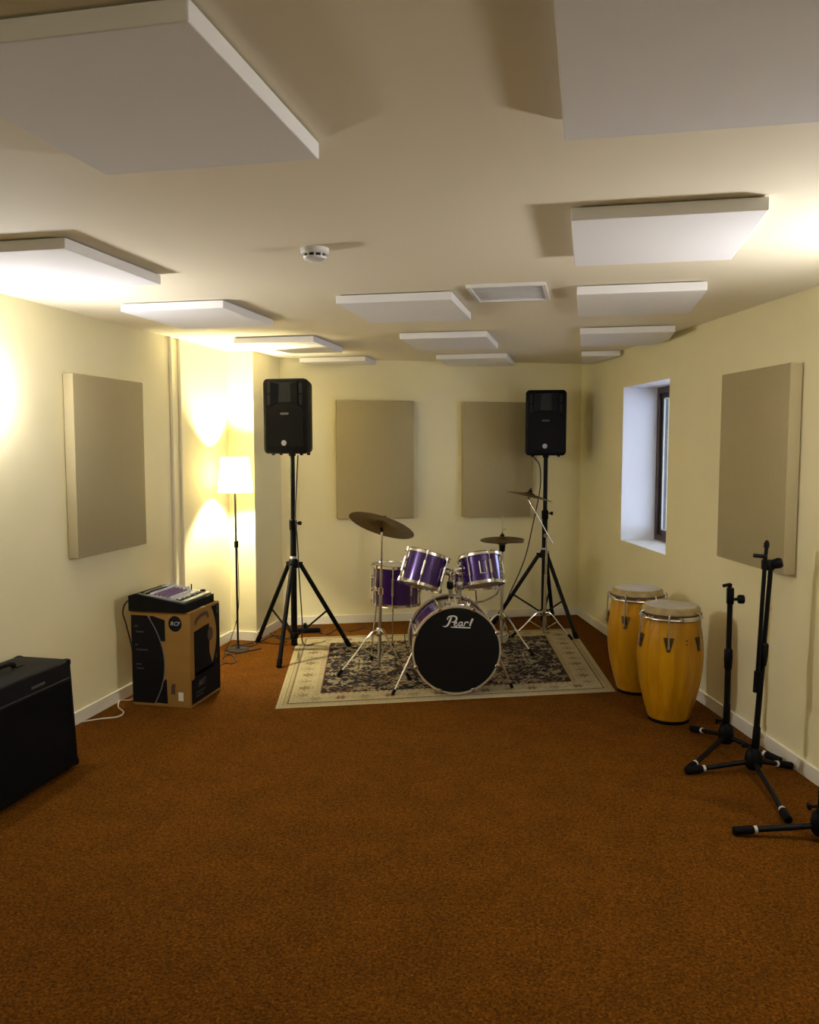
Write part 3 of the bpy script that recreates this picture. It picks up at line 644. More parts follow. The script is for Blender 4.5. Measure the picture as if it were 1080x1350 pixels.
drum('tom_drum', (-1.072, 5.47, 0.806), (0.22, 0.30, 0.95), 0.152, 0.235, 'purple rack tom with chrome rims beside the ride cymbal', 'tom drum', 6, 0.25, arm=pl_)
drum('tom_drum', (-0.690, 5.53, 0.806), (-0.19, 0.30, 0.95), 0.139, 0.215, 'smaller purple rack tom beside the hi-hat', 'tom drum', 6, 0.55, arm=pr_, badge=CAMDIR((-0.69, 5.53, 0.83)) + Vector((0.12, 0, 0)))
FT = up_at(522, 770, Vector((-1.46, 6.25, 0)))
drum('floor_tom', (FT.x, FT.y, 0.57), (0.02, 0.02, 1), 0.185, 0.315, 'purple floor tom on chrome legs behind the ride cymbal stand', 'tom drum', 8, 0.1, legs=[(-2.2, 0.2), (-0.1, 0.2), (1.9, 0.2)])
SN = (-0.79, 6.06, 0.665)
drum('snare_drum', SN, (0, 0.05, 1), 0.172, 0.13, 'shallow purple snare drum on a stand behind the rack toms', 'snare drum', 8, 0.3)

def tripod(t, base, zhub, feet, r=0.009, m='chrome', brace=True):
    """double-braced stand legs; all coordinates local to t (t at base on the floor)"""
    for f in feet:
        f = Vector(f); dr = Vector((f.x, f.y, 0)).normalized(); a = dr * 0.016 + Vector((0, 0, zhub)); b = Vector((f.x, f.y, f.z + 0.012))
        mid = a + (b - a) * 0.25 + Vector((0, 0, 0.028)) + dr * 0.01
        lg_ = MB().tube([a, a + dr * 0.03 + Vector((0, 0, 0.008)), mid, a + (b - a) * 0.6 + Vector((0, 0, 0.012)), b], r * 0.8, 8, 5).build('leg', m, t)
        e_ = (b - mid).normalized(); MB().cyl(b - e_ * 0.045, b + e_ * 0.008, 0.0125, n=10).build('rubber_foot', 'rubber', lg_)
        if brace:
            MB().cyl(dr * 0.012 + Vector((0, 0, zhub * 0.30)), a + (b - a) * 0.42 + Vector((0, 0, 0.012)), 0.004, n=8).build('brace', m, t)
def cymbal(name, C, nrm, r, label, group='bronze cymbals', bell=0.045):
    u, v, d = frame_of(nrm); t = thing(name, C, label, 'cymbal', 0, group)
    prof = [(0.006, 0.022), (bell * 0.5, 0.020), (bell * 0.9, 0.010), (bell, 0.006), (r * 0.6, -0.004), (r, -0.018), (r, -0.0195), (r * 0.6, -0.0058), (bell, 0.004), (bell * 0.9, 0.008), (bell * 0.5, 0.018), (0.006, 0.020)]
    MB().lathe(prof, (0, 0, 0), d, 56, loop=True).build('plate', 'bronze', t)
    MB().lathe([(0.017, 0.021), (0.018, 0.036), (0.012, 0.040)], (0, 0, 0), d, 14, True).build('felt', 'black', t)
    mb = MB().cyl(d * 0.038, d * 0.056, 0.007, n=8); mb.box((-0.018, -0.002, 0.044), (0.018, 0.002, 0.058), Matrix((u, v, d)).transposed()); mb.build('wing_nut', 'black', t)
    return t
# ride
RB = Vector((-1.475, 5.83, 0)); fz = RUG
t = thing('cymbal_stand', (RB.x, RB.y, RUG), 'straight chrome stand carrying the large ride cymbal', 'cymbal stand')
rc = up_at(504, 690, RB); rh = rc.z - RUG
rb = up_at(503, 742, RB) 
feet = [tuple(at(446, 892, RUG) - Vector((RB.x, RB.y, RUG))), tuple(at(540, 897, RUG) - Vector((RB.x, RB.y, RUG))), (0.07, 0.31, 0)]
topv = Vector((rc.x - RB.x, rc.y - RB.y, rh))
MB().cyl((0, 0, 0.02), topv * 0.55 + Vector((0, 0, 0)), 0.0125, n=12).build('lower_tube', 'steel', t)
MB().cyl(topv * 0.52, topv + Vector((0, -0.005, -0.045)), 0.0085, n=12).build('upper_tube', 'chrome', t)
mb = MB().lathe([(0.013, -0.03), (0.02, -0.025), (0.02, 0.02), (0.013, 0.025)], topv * 0.54, (0, 0, 1), 12, True); mb.cyl(topv * 0.54, topv * 0.54 + Vector((-0.045, -0.01, 0)), 0.006, n=8); mb.build('clamp', 'chrome', t)
MB().lathe([(0.013, 0.245), (0.021, 0.25), (0.021, 0.30), (0.013, 0.31)], n=12, cap=True).build('hub', 'chrome', t)
tripod(t, None, 0.28, feet)
rn = Vector((0.20, 0.42, 0.88)).normalized()
MB().tube([topv + Vector((0, -0.005, -0.06)), topv - rn * 0.030], 0.012, 10).build('tilter', 'black', t)
MB().cyl(topv - rn * 0.030, topv + rn * 0.05, 0.005, n=8).build('cymbal_rod', 'chrome', t)
cymbal('ride_cymbal', rc, rn, 0.246, 'large dark bronze ride cymbal tilted above the floor tom', bell=0.06)
# hi-hat
HB = at(661, 852, RUG)
t = thing('hi_hat_stand', HB, 'chrome hi-hat stand between bass drum and speaker stand', 'hi-hat stand')
hz = up_at(660, 713, HB).z - RUG
MB().cyl((0, 0, 0.03), (0, 0, hz - 0.03), 0.0125, n=12).build('tube', 'steel', t)
MB().lathe([(0.013, hz - 0.09), (0.024, hz - 0.08), (0.026, hz - 0.03), (0.034, hz - 0.025), (0.03, hz - 0.016)], n=14, cap=True).build('cymbal_seat', 'black', t)
MB().cyl((0, 0, hz - 0.05), (-0.002, 0, hz + 0.225), 0.0038, n=8).build('pull_rod', 'chrome', t)
MB().lathe([(0.013, 0.22), (0.02, 0.225), (0.02, 0.28), (0.013, 0.285)], n=12, cap=True).build('hub', 'chrome', t)
ff = at(702, 864, RUG) - HB
tripod(t, None, 0.255, [tuple(ff), (-0.26, -0.20, 0), (0.03, 0.34, 0)])
mb = MB().plate([(-0.035, 0), (0.035, 0), (0.045, 0.24), (-0.045, 0.24)], (0, 0.02, 0.02), (1, 0, 0), (0, 1, 0.12), 0.006); mb.build('pedal', 'steel', t, smooth=False)
def hihat(C, flip, label):
    t = cymbal('hi_hat_cymbal', C, (0.02, 0.05, -1 if flip else 1), 0.178, label, bell=0.05)
    if flip:
        for ch in list(t.children):
            if not ch.name.startswith('plate'): bpy.data.objects.remove(ch)
    return t
hihat(Vector((HB.x, HB.y, RUG + hz - 0.012)), True, 'lower bronze hi-hat cymbal facing up beneath its pair')
tt = hihat(Vector((HB.x, HB.y, RUG + hz + 0.014)), False, 'upper bronze hi-hat cymbal with clutch on its rod')
mb = MB().cyl((0, 0, 0.05), (0, 0, 0.085), 0.009, n=10); mb.cyl((0.0, 0, 0.075), (0.03, 0, 0.083), 0.004, n=8); mb.build('clutch', 'chrome', tt)
# crash on boom
KB = at(717, 838, RUG)
t = thing('boom_cymbal_stand', KB, 'chrome boom stand carrying the small crash cymbal by the speaker', 'cymbal stand')
g = lambda x, y: up_at(x, y, KB) - KB
pt, bt, be = g(721.5, 703), g(697, 659), g(729, 716)
MB().cyl((0, 0, 0.03), pt * 0.6, 0.0125, n=12).build('lower_tube', 'steel', t)
MB().cyl(pt * 0.55, pt, 0.009, n=12).build('upper_tube', 'chrome', t)
mb = MB().cyl(pt + Vector((-0.012, 0.012, -0.018)), pt + Vector((-0.012, -0.03, -0.018)), 0.018, n=12); mb.build('boom_clamp', 'chrome', t)
MB().cyl(be + Vector((0, -0.02, 0)), bt + Vector((0, -0.02, 0)), 0.0055, n=10).build('boom', 'chrome', t)
cn = Vector((0.21, 0.085, 0.97)).normalized(); cc = g(698.5, 652)
MB().cyl(bt + Vector((0, -0.02, 0)), cc + cn * 0.045, 0.0045, n=8).build('cymbal_rod', 'chrome', t); MB().ball(bt + Vector((0, -0.02, 0.005)), 0.014, 10).build('tilter', 'chrome', t)
MB().lathe([(0.013, 0.17), (0.02, 0.175), (0.02, 0.22), (0.013, 0.225)], n=12, cap=True).build('hub', 'chrome', t)
tripod(t, None, 0.20, [(-0.26, -0.13, 0), (0.24, -0.12, 0), (0.02, 0.27, -0.006)])
cymbal('crash_cymbal', KB + cc, cn, 0.205, 'thin bronze crash cymbal high up in front of the speaker stand')
# snare stand
t = thing('snare_stand', (SN[0], SN[1], RUG), 'low chrome snare stand with curved basket arms', 'snare stand')
MB().cyl((0, 0, 0.05), (0, 0, 0.49), 0.0125, n=12).build('tube', 'chrome', t)
for k in range(3):
    a = 2 * PI * k / 3 - 0.35; dr = Vector((math.cos(a), math.sin(a), 0))
    MB().tube([(0, 0, 0.48), dr * 0.07 + Vector((0, 0, 0.50)), dr * 0.155 + Vector((0, 0, 0.55)), dr * 0.185 + Vector((0, 0, 0.60))], 0.007, 8, 5).build('basket_arm', 'chrome', t)
tripod(t, None, 0.24, [(0.25 * math.cos(a), 0.25 * math.sin(a), 0) for a in (0.9, 3.0, 5.1)])

# ------------------------------------------------------------------ congas
def conga(C, rz, label):
    t = thing('conga_drum', C, label, 'conga drum', rz, 'wooden congas')
    prof = [(0.118, 0.014), (0.130, 0.05), (0.158, 0.15), (0.180, 0.26), (0.190, 0.36), (0.191, 0.42), (0.186, 0.50), (0.174, 0.58), (0.160, 0.655), (0.155, 0.668)]
    P = spline([(a, b, 0) for a, b in prof], 4); MB().lathe([(p.x, p.y) for p in P], n=56).build('shell', 'conga', t)
    MB().lathe([(0.100, 0.0), (0.119, 0.0), (0.122, 0.016), (0.118, 0.03), (0.112, 0.02)], n=48, loop=True).build('base_band', 'rubber', t)
    MB().lathe([(0.172, 0.625), (0.172, 0.66), (0.166, 0.688), (0.155, 0.697), (0.150, 0.699)], n=56).build('skin_collar', 'skin_edge', t)
    MB().lathe([(0.1535, 0.6975), (0.146, 0.700), (0.08, 0.7005), (0.002, 0.701)], n=48, cap=True).build('drumhead', 'skin', t)
    rg = MB(); n = 60; ring = [(0.180 * math.cos(2 * PI * k / n), 0.180 * math.sin(2 * PI * k / n), 0.634) for k in range(n + 1)]
    rg.tube(ring, 0.0055, 8); rg.lathe([(0.1745, 0.636), (0.1765, 0.636), (0.1765, 0.652), (0.1745, 0.652)], n=56, loop=True); rg.build('crown_ring', 'chrome', t)
    rp = MB().lathe([(0.1735, 0.652), (0.1775, 0.656), (0.1735, 0.662)], n=56); rp.build('flesh_hoop', 'inkbrown', t)
    for k in range(6):
        a = 2 * PI * k / 6; R = Matrix.Rotation(a, 3, 'Z')
        mb = MB().tube([(0.166, 0, 0.672), (0.187, 0, 0.668), (0.192, 0, 0.640), (0.1945, 0, 0.56), (0.200, 0, 0.475)], 0.0048, 8, 4)
        mb.v = [R @ v for v in mb.v]; hk_ = mb.build('tension_hook', 'steel', t)
        mb = MB().plate([(-0.030, 0.535), (0.030, 0.535), (0.022, 0.50), (0.010, 0.452), (-0.010, 0.452), (-0.022, 0.50)], (0.1865, 0, 0), (0, 1, 0), (0, 0, 1), 0.006)
        mb.v = [R @ (v + Vector(((0.535 - v.z) * 0.07 - 0.006, 0, 0))) for v in mb.v]; mb.build('lug_plate', 'bronze', hk_, smooth=False)
        mb = MB().cyl((0.2, 0, 0.487), (0.2, 0, 0.470), 0.009, n=6); mb.v = [R @ v for v in mb.v]; mb.build('nut', 'steel', hk_)
    mb = MB()
    for zz in (0.52, 0.497): 
        a = math.radians(32); mb.ball((0.1855 * math.cos(a), 0.1855 * math.sin(a), zz), 0.0045, 8)
    mb.build('rivet', 'inkbrown', t)
    return t
conga(at(838, 918) + Vector((0.005, 0.135, 0)), math.radians(-116), 'honey-coloured wooden conga standing at the corner of the rug')
conga(at(883, 957) + Vector((0.004, 0.130, 0)), math.radians(-98), 'honey-coloured wooden conga standing closest to the microphone stands')

# ------------------------------------------------------------------ microphone stands
def mic_stand(C, feet, hub, top, lean, label, boom=None):
    t = thing('microphone_stand', (C.x, C.y, 0), label, 'microphone stand', 0, 'black tripod microphone stands')
    tp = Vector((lean[0], lean[1], top)); L = lambda s: Vector((0, 0, 0.04)) + (tp - Vector((0, 0, 0.04))) * s
    MB().cyl((0, 0, 0.05), L(0.56), 0.0165 if boom is None else 0.0145, n=14).build('lower_tube', 'blackmetal', t)
    MB().cyl(L(0.54), L(1.0), 0.0145 if boom is None else 0.0115, n=14).build('upper_tube', 'blackmetal', t)
    d = (tp).normalized()
    MB().lathe([(0.015, -0.06), (0.0205, -0.05), (0.023, 0.0), (0.0225, 0.05), (0.015, 0.06)], L(0.555), d, 16, True).build('clutch', 'black', t)
    MB().lathe([(0.028, 0.025), (0.04, 0.04), (0.042, 0.085), (0.034, 0.12), (0.018, 0.135)], (0, 0, 0), (0, 0, 1), 18, True).build('hub', 'black', t)
    MB().lathe([(0.014, 0.13), (0.0195, 0.14), (0.018, 0.24), (0.013, 0.25)], (0, 0, 0), d, 14, True).build('hub_sleeve', 'black', t)
    mb = MB().cyl((-0.02, -0.01, 0.15), (-0.05, -0.02, 0.15), 0.007, n=8); mb.rbox((-0.062, -0.034, 0.138), (-0.046, -0.008, 0.164), 0.004, 1); mb.build('hub_screw', 'black', t)
    for f in feet:
        f = Vector((f[0] - C.x, f[1] - C.y, 0.018)); dr = Vector((f.x, f.y, 0)).normalized(); a = dr * 0.03 + Vector((0, 0, 0.062))
        l_ = MB().cyl(a, f, 0.0125, n=12).build('leg', 'blackmetal', t); e_ = (f - a).normalized()
        MB().lathe([(0.015, -0.085), (0.0185, -0.08), (0.0185, -0.005), (0.014, 0.0)], f, e_, 12, True).build('rubber_foot', 'rubber', l_)
        MB().cyl(f - e_ * 0.10, f - e_ * 0.088, 0.0155, n=12).build('reflective_ring', 'label_white', l_)
    if boom is None:
        mb = MB().rbox((-0.018, -0.018, -0.06), (0.018, 0.018, 0.03), 0.006, 2, None); mb.v = [v + tp for v in mb.v]; mb.build('boom_joint', 'black', t)
        mb = MB().cyl(tp + Vector((0.01, 0, -0.035)), tp + Vector((0.045, 0, -0.03)), 0.008, n=10); mb.lathe([(0.020, 0.04), (0.024, 0.045), (0.024, 0.07), (0.018, 0.074)], tp + Vector((0, 0, -0.032)), (1, 0.1, 0.0), 10, True); mb.build('wing_knob', 'black', t)
        mb = MB().cyl(tp + Vector((-0.005, 0, 0.02)), tp + Vector((0, 0, 0.052)), 0.010, n=10); mb.cyl(tp + Vector((0.0, 0, 0.048)), tp + Vector((-0.04, -0.01, 0.040)), 0.009, n=10); mb.build('clip_thread', 'black', t)
    else:
        b0, b1 = Vector(boom[0]), Vector(boom[1]); up_ = (b0 - b1).normalized()
        bo = MB().cyl(b1, b0 + up_ * 0.03, 0.0105, n=12).build('boom', 'blackmetal', t)
        MB().cyl(b1 - up_ * 0.02, b1 + up_ * 0.085, 0.0165, n=14).build('counterweight', 'rubber', bo)
        m_ = (b0 + tp) / 2
        mb = MB().rbox((-0.030, -0.016, -0.035), (0.030, 0.016, 0.018), 0.008, 2); mb.v = [v + m_ for v in mb.v]; mb.build('boom_joint', 'black', t)
        mb = MB().lathe([(0.010, -0.02), (0.024, -0.01), (0.027, 0.015), (0.02, 0.03)], m_ + Vector((0.034, -0.01, 0.0)), (1, -0.3, 0.35), 12, True); mb.build('wing_knob', 'black', t)
        mb = MB().cyl(b0 + Vector((0, 0, 0.01)), b0 + Vector((0.006, 0, 0.10)), 0.009, n=10); mb.cyl(b0 + Vector((0.004, 0, 0.035)), b0 + Vector((-0.055, -0.01, 0.04)), 0.010, n=10)
        mb.lathe([(0.008, 0.075), (0.013, 0.08), (0.013, 0.10), (0.006, 0.115)], b0, (0.05, 0, 1), 10, True); mb.build('clip_thread', 'black', t)
    return t
m1 = at(957, 985); tp = up_at(963, 782, m1)
mic_stand(m1, [at(911, 964), at(906, 1020), at(1030, 1008)], 0, tp.z, (tp.x - m1.x, tp.y - m1.y), 'short black microphone stand without boom, next to the congas')
m2 = at(993, 1020); tp = up_at(1017, 742, m2); j = up_at(1007, 742, m2); e_ = up_at(996, 905, m2)
rel = lambda p: (p.x - m2.x, p.y - m2.y - 0.03, p.z)
mic_stand(m2, [at(904, 1021), at(1044, 1014), at(1040, 1087)], 0, tp.z, (tp.x - m2.x, tp.y - m2.y), 'taller black microphone stand with its boom folded straight down', (rel(j), rel(e_)))
m3 = at(1082, 1108)
mic_stand(m3, [at(966, 1101), (m3.x + 0.17, m3.y + 0.28), (m3.x + 0.18, m3.y - 0.29)], 0, 0.95, (0.015, 0.0), 'black microphone stand farthest from the congas along the window wall')

# ------------------------------------------------------------------ guitar amplifier
ax1, ay1, ax0, ay0, ah = -2.525, 3.715, -2.86, 3.02, 0.565
t = thing('guitar_amplifier', ((ax0 + ax1) / 2, (ay0 + ay1) / 2, 0), 'large black guitar amplifier standing under the round wall lamp', 'amplifier')
hx, hy = (ax1 - ax0) / 2, (ay1 - ay0) / 2
vs = MB().rbox((-hx, -hy, 0.02), (hx, hy, ah), 0.014, 3)
vs.v = [Vector((v.x - (0.03 * max(0, (v.z - 0.02)) / (ah - 0.02) if v.x > 0 else 0) , v.y, v.z)) for v in vs.v]
vs.build('cabinet', 'vinyl', t)
sl_ = lambda z: hx - 0.03 * (z - 0.02) / (ah - 0.02)
mb = MB().add([(sl_(0.06) + 0.004, -hy + 0.03, 0.06), (sl_(0.06) + 0.004, hy - 0.03, 0.06), (sl_(0.46) + 0.004, hy - 0.03, 0.46), (sl_(0.46) + 0.004, -hy + 0.03, 0.46),
               (sl_(0.06) - 0.004, -hy + 0.03, 0.06), (sl_(0.06) - 0.004, hy - 0.03, 0.06), (sl_(0.46) - 0.004, hy - 0.03, 0.46), (sl_(0.46) - 0.004, -hy + 0.03, 0.46)],
              [(0, 1, 2, 3), (4, 7, 6, 5), (0, 4, 5, 1), (2, 6, 7, 3), (1, 5, 6, 2), (0, 3, 7, 4)])
mb.build('grille_cloth', 'ampcloth', t, smooth=False)
MB().cyl((sl_(0.475) + 0.002, -hy + 0.03, 0.475), (sl_(0.475) + 0.002, hy - 0.03, 0.475), 0.0035, n=8).build('piping', 'inkdim', t)
MB().rbox((sl_(0.505) - 0.002, 0.03, 0.496), (sl_(0.505) + 0.003, 0.13, 0.508), 0.001, 1).build('name_badge', 'grey', t)
MB().tube([(-0.03, -0.16, ah), (-0.03, -0.14, ah + 0.022), (-0.03, 0.0, ah + 0.026), (-0.03, 0.12, ah + 0.022), (-0.03, 0.14, ah)], 0.011, 8, 5).build('handle', 'rubber', t)
for sy in (-1, 1):
    MB().rbox((-0.05, sy * 0.16 - 0.03, ah - 0.002), (-0.01, sy * 0.16 + 0.03, ah + 0.006), 0.003, 1).build('handle_cap', 'blackmetal', t)
    for sx in (-1, 1):
        MB().lathe([(0.018, 0.022), (0.016, 0.0)], (sx * (hx - 0.05), sy * (hy - 0.05), 0), n=12, cap=True).build('rubber_foot', 'rubber', t)
        for zz in (0.02, ah):
            xx = (hx - (0.03 if zz > 0.1 else 0)) if sx > 0 else -hx
            MB().rbox((min(xx, xx - sx * 0.035) - (0.002 if sx < 0 else 0), min(sy * hy, sy * (hy - 0.035)) - (0.002 if sy < 0 else 0), min(zz, zz + (0.035 if zz < 0.1 else -0.035)) - (0.001 if zz < 0.1 else 0)),
                      (max(xx, xx - sx * 0.035) + (0.002 if sx > 0 else 0), max(sy * hy, sy * (hy - 0.035)) + (0.002 if sy > 0 else 0), max(zz, zz + (0.035 if zz < 0.1 else -0.035)) + (0.002 if zz > 0.1 else 0)), 0.01, 2).build('corner_protector', 'black', t)

# ------------------------------------------------------------------ cardboard box with print
bx0, bx1, by0, by1, bh = -2.808, -2.405, 4.71, 5.14, 0.606
t = thing('cardboard_box', (bx0, by0, 0), 'brown cardboard box printed black, carrying the mixer', 'box')
W_, D_ = bx1 - bx0, by1 - by0
MB().rbox((0, 0, 0), (W_, D_, bh), 0.004, 1).build('carton', 'card', t)
MB().box((0.005, D_ / 2 - 0.025, bh), (W_ - 0.005, D_ / 2 + 0.025, bh + 0.0008)).build('packing_tape', 'label_white', t, smooth=False)
# face towards the camera end of the room (y = 0): u = +x, v = z
fo, fu_, fv_ = (0, -0.0002, 0), (1, 0, 0), (0, 0, 1); T = 0.0006
def pl2(poly, m, name): return MB().plate(poly, fo, fu_, fv_, T).build(name, m, t, smooth=False)
arcx = lambda z: 0.228 - 0.118 * ((z - 0.27) / 0.32) ** 2
arcp = [(arcx(0.02 + 0.56 * k / 16), 0.02 + 0.56 * k / 16) for k in range(17)]
pl2([(0.004, 0.02)] + [(p[0] - 0.003, p[1]) for p in arcp] + [(0.004, 0.58)], 'ink', 'black_print')
pl2([(0.236, 0.555)] + [(0.150, 0.580), (0.130, 0.575)] + [(arcx(z) + 0.004, z) for z in (0.54, 0.5, 0.46, 0.42)] + [(0.236, 0.42)], 'ink', 'black_print')
pl2([(0.245, 0.022), (0.240, 0.18)] + [(arcx(z) + 0.005, z) for z in (0.17, 0.12, 0.07, 0.025)], 'ink', 'black_print')
mb = MB()
mb.ribbon([(p[0] + 0.001, p[1]) for p in arcp[::2]], 0.0065, (0, -0.0006, 0), fu_, fv_, 0.0008, 4); mb.build('curved_line_print', 'inkgrey', t, smooth=False)
for (x, z, w_) in ((0.025, 0.505, 0.028), (0.035, 0.470, 0.055), (0.028, 0.385, 0.020), (0.035, 0.355, 0.08), (0.03, 0.262, 0.04), (0.035, 0.235, 0.05)):
    MB().plate([(x, z), (x + w_, z), (x + w_, z + 0.010), (x, z + 0.010)], (0, -0.0009, 0), fu_, fv_, 0.0003).build('print_line', 'inkdim', t, smooth=False)
cx, cz_ = 0.305, 0.535
pl2([(cx + 0.045 * math.cos(2 * PI * k / 28), cz_ + 0.05 * math.sin(2 * PI * k / 28)) for k in range(28)], 'ink', 'round_logo')
text_mesh('RCF', 0.036, (cx, -0.0009, cz_), fu_, fv_, 'greylight', 'logo_letters', t, shear=0.2)
pl2([(0.268, 0.085), (0.296, 0.085), (0.296, 0.125), (0.30, 0.15), (0.274, 0.15)], 'inkbrown', 'care_symbol')
pl2([(0.318, 0.045), (0.352, 0.045), (0.352, 0.10), (0.318, 0.10)], 'label_white', 'paper_label')
# face towards the room (x = W): u = +y, v = z
go = (W_ + 0.0002, 0, 0); gu, gv = (0, 1, 0), (0, 0, 1)
def pr2(poly, m, name, off=0.0): return MB().plate(poly, (go[0] + off, 0, 0), gu, gv, T).build(name, m, t, smooth=False)
pr2([(0.012, 0.018), (D_ - 0.004, 0.018), (D_ - 0.004, 0.20), (0.20, 0.21), (0.07, 0.205), (0.05, 0.175), (0.012, 0.175)], 'ink', 'black_print')
pr2([(0.055, 0.19), (0.32, 0.19), (0.27, 0.30), (0.27, 0.49), (0.055, 0.475)], 'ink', 'black_print')
ar = lambda z: 0.365 - 0.13 * ((z - 0.40) / 0.26) ** 2
zz = [0.20 + 0.39 * k / 14 for k in range(15)]
pr2([(D_ - 0.004, 0.20), (D_ - 0.004, 0.592), (ar(0.592) + 0.012, 0.592)] + [(ar(z) + 0.012, z) for z in zz[::-1]], 'ink', 'black_print')
pr2([(0.285 + 0.04 * math.cos(2 * PI * k / 20), 0.415 + 0.045 * math.sin(2 * PI * k / 20)) for k in range(20)], 'inkbrown', 'round_print', 0.0003)
hand = [(0.075, 0.515), (0.09, 0.54), (0.155, 0.562), (0.235, 0.562), (0.255, 0.54), (0.255, 0.525)]
MB().ribbon(hand, 0.026, (go[0], 0, 0), gu, gv, T, 5).build('handle_hole', 'inkbrown', t, smooth=False)
text_mesh('ART', 0.055, (go[0] + 0.0009, 0.15, 0.128), gu, gv, 'inkgrey', 'model_letters', t, shear=0.25)
for (y, z, w_, h_) in ((0.07, 0.075, 0.13, 0.009), (0.07, 0.052, 0.10, 0.009), (0.36, 0.235, 0.02, 0.03), (0.385, 0.53, 0.02, 0.03), (0.385, 0.565, 0.02, 0.02)):
    MB().plate([(y, z), (y + w_, z), (y + w_, z + h_), (y, z + h_)], (go[0] + 0.0009, 0, 0), gu, gv, 0.0003).build('print_line', 'inkdim', t, smooth=False)

# ------------------------------------------------------------------ mixer on the box (operator side faces the room, +x)
mt = thing('mixing_console', (bx0 - 0.005, by0 - 0.012, bh + 0.001), 'grey and black mixing console lying on the cardboard box', 'mixer')
MW, MD = 0.385, 0.41; zb_, zf_ = 0.105, 0.052     # x depth, y width, heights at wall side and room side
top = lambda x, o=0.0: zb_ + (zf_ - zb_) * x / MW + o
mb = MB().plate([(0, 0), (MW, 0), (MW, zf_), (MW - 0.02, top(MW - 0.02)), (0.05, top(0.05, 0.012)), (0, top(0) - 0.01)], (0, MD, 0), (1, 0, 0), (0, 0, 1), MD)
mb.build('body', 'black', mt, smooth=False)
def strip(x0, x1, y0, y1, o, th, m, name):
    vs = [(x, y, top(x, o + k)) for k in (0, th) for x, y in ((x0, y0), (x1, y0), (x1, y1), (x0, y1))]
    return MB().add(vs, [(3, 2, 1, 0), (4, 5, 6, 7), (0, 1, 5, 4), (1, 2, 6, 5), (2, 3, 7, 6), (3, 0, 4, 7)]).build(name, m, mt, smooth=False)
strip(0.058, MW - 0.012, 0.018, MD - 0.018, 0.004, 0.010, 'mixer_grey', 'control_panel')
strip(0.064, 0.115, 0.03, 0.30, 0.0135, 0.003, 'ink', 'jack_strip'); strip(0.31, 0.345, 0.03, 0.33, 0.0135, 0.003, 'ink', 'fader_strip')
kp = MB(); kw = MB(); fd = MB(); jk = MB()
for i in range(10):
    y = 0.045 + i * 0.028
    for j_ in range(6):
        x = 0.135 + j_ * 0.027; z = top(x, 0.013); (kp if j_ not in (0, 5) else kw).lathe([(0.008, 0), (0.0068, 0.013)], (x, y, z), n=8, cap=True)
    x = 0.322 + 0.012 * random.random(); z = top(x, 0.016); fd.box((x - 0.007, y - 0.005, z), (x + 0.007, y + 0.005, z + 0.011))
    jk.lathe([(0.0085, 0), (0.0085, 0.006)], (0.09, y, top(0.09, 0.0155)), n=10, cap=True)
for i in range(3):
    for j_ in range(4): x = 0.085 + j_ * 0.045; kw.lathe([(0.008, 0), (0.0068, 0.014)], (x, 0.335 + i * 0.022, top(x, 0.013)), n=8, cap=True)
for nm, q, m in (('channel_knobs', kp, 'knob_purple'), ('level_knobs', kw, 'knob_white'), ('fader_caps', fd, 'knob_white'), ('jack_sockets', jk, 'steel')):
    o = q.build(nm, m, mt); o['kind'] = 'stuff'
MB().cyl((0.25, 0.36, top(0.25, 0.012)), (0.25, 0.36, top(0.25, 0.05)), 0.004, n=8).build('lever', 'black', mt)
MB().rbox((0.315, 0.352, top(0.33, 0.010)), (0.342, 0.382, top(0.33, 0.026)), 0.003, 1).build('headphone_knob', 'black', mt)

# ------------------------------------------------------------------ cables and small floor things
def cable(name, pts, r, m, label, group=None, n=6):
    P = [Vector(p) for p in pts]; c = P[0].copy(); mb = MB().tube([p - c for p in P], r, n, 6)
    o = mb.build(name, m); o.location = c; return tag(o, label, 'cable', group)
fl = lambda x, y, r=0.004: at(x, y, r)
cable('white_cord', [fl(80, 962), fl(102, 953), fl(130, 948), fl(155, 945), fl(163, 939), fl(156, 932), fl(158, 924), fl(170, 923), fl(176, 921)], 0.0042, 'cord_white', 'thin white cord on the carpet between amplifier and cardboard box')
A = Vector((bx0, by0, 0))
cable('mixer_cable', [A + Vector((0.0, 0.06, bh + 0.06)), A + Vector((-0.05, 0.04, bh + 0.045)), A + Vector((-0.07, 0.03, bh - 0.02)), A + Vector((-0.045, 0.02, bh - 0.09)), A + Vector((-0.025, 0.05, 0.35)), A + Vector((-0.03, 0.12, 0.05)), A + Vector((-0.04, 0.18, 0.006))], 0.005, 'cord_black', 'black cable looping behind the mixing console down to the floor')
ps = thing('power_strip', at(406, 834), 'black power strip on the carpet by the back wall', 'power strip', math.radians(20))
MB().rbox((-0.11, -0.028, 0), (0.11, 0.028, 0.042), 0.008, 2).build('housing', 'black', ps)
for k in range(4): MB().lathe([(0.019, 0.041), (0.019, 0.044)], (-0.072 + k * 0.048, 0, 0), n=16, cap=True).build('outlet', 'dark', ps)
MB().rbox((-0.04, -0.02, 0.044), (-0.008, 0.02, 0.085), 0.006, 1).build('plug', 'black', ps)
cable('black_floor_cable', [fl(393, 836), fl(380, 842), fl(362, 838), fl(345, 845), fl(330, 852), fl(310, 850), fl(297, 858)], 0.0055, 'cord_black', 'black cable running past the lamp base towards the cardboard box')
cable('black_floor_cable', [fl(418, 834), fl(432, 836), fl(446, 829), fl(462, 832), fl(480, 828), fl(505, 832)], 0.0045, 'cord_black', 'black cable on the carpet along the back wall behind the rug')
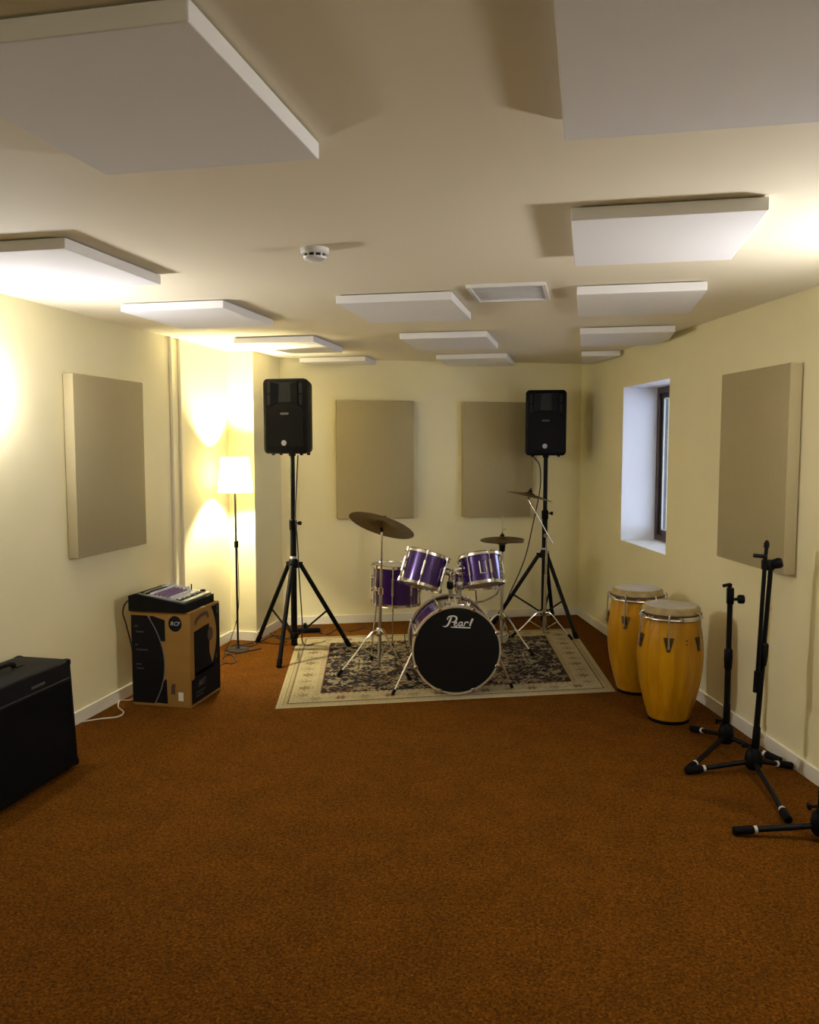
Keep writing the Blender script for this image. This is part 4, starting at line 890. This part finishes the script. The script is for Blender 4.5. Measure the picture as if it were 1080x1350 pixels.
cable('dark_red_cable', [fl(296, 862), fl(306, 864), fl(311, 870), fl(306, 875), fl(297, 874), fl(290, 878)], 0.006, 'cord_red', 'dark red cable loop beside the cardboard box')
cable('black_floor_cable', [fl(294, 868), fl(305, 857), fl(322, 850), fl(336, 846), fl(352, 833), fl(366, 841), fl(378, 846)], 0.0055, 'cord_black', 'black cable tangled under the speaker stand by the lamp')
cable('black_floor_cable', [fl(310, 862), fl(324, 859), fl(344, 855)], 0.007, 'cord_black', 'short thick black cable end lying before the lamp base')
S = Vector((LC.x, LC.y, 0))
cable('speaker_cable', [S + Vector((0.04, 0.02, LZ + 0.0)), S + Vector((0.035, 0.0, LZ - 0.2)), S + Vector((0.03, -0.025, 1.1)), S + Vector((0.045, -0.03, 0.9)), S + Vector((0.058, -0.03, 0.6)), S + Vector((0.06, 0.02, 0.25)), S + Vector((0.05, 0.06, 0.05)), S + Vector((0.10, 0.2, 0.008)), S + Vector((0.16, 0.32, 0.008))], 0.0048, 'cord_black', 'black speaker cable hanging down the stand beside the lamp')
g2 = lambda x, y: up_at(x, y, RC + Vector((0, -0.06, 0)))
cable('speaker_cable', [g2(704, 603), g2(711, 612), g2(713, 630), g2(711, 652), g2(703, 690), g2(694, 730), g2(684, 757), g2(675, 776), g2(668, 792)] + [Vector((-0.78, 7.45, 0.05)), Vector((-0.85, 7.40, 0.006)), Vector((-0.95, 7.5, 0.006))], 0.006, 'cord_black', 'black speaker cable swinging away from the window-side stand')
cable('rug_cable', [at(452, 880, 0.012), at(470, 897, 0.012), at(500, 901, 0.012), at(520, 908, 0.012), at(540, 906, 0.012), at(556, 900, 0.012)], 0.0035, 'cord_black', 'thin black cable lying across the rug before the ride stand')
cable('looped_cable', [Vector((-1.235, 5.95, 0.012)), Vector((-1.30, 5.93, 0.20)), Vector((-1.28, 5.90, 0.33)), Vector((-1.19, 5.86, 0.37)), Vector((-1.115, 5.82, 0.33)), Vector((-1.11, 5.80, 0.15)), Vector((-1.12, 5.82, 0.012))], 0.004, 'cord_black', 'thin dark cable arching up between floor tom and bass drum')
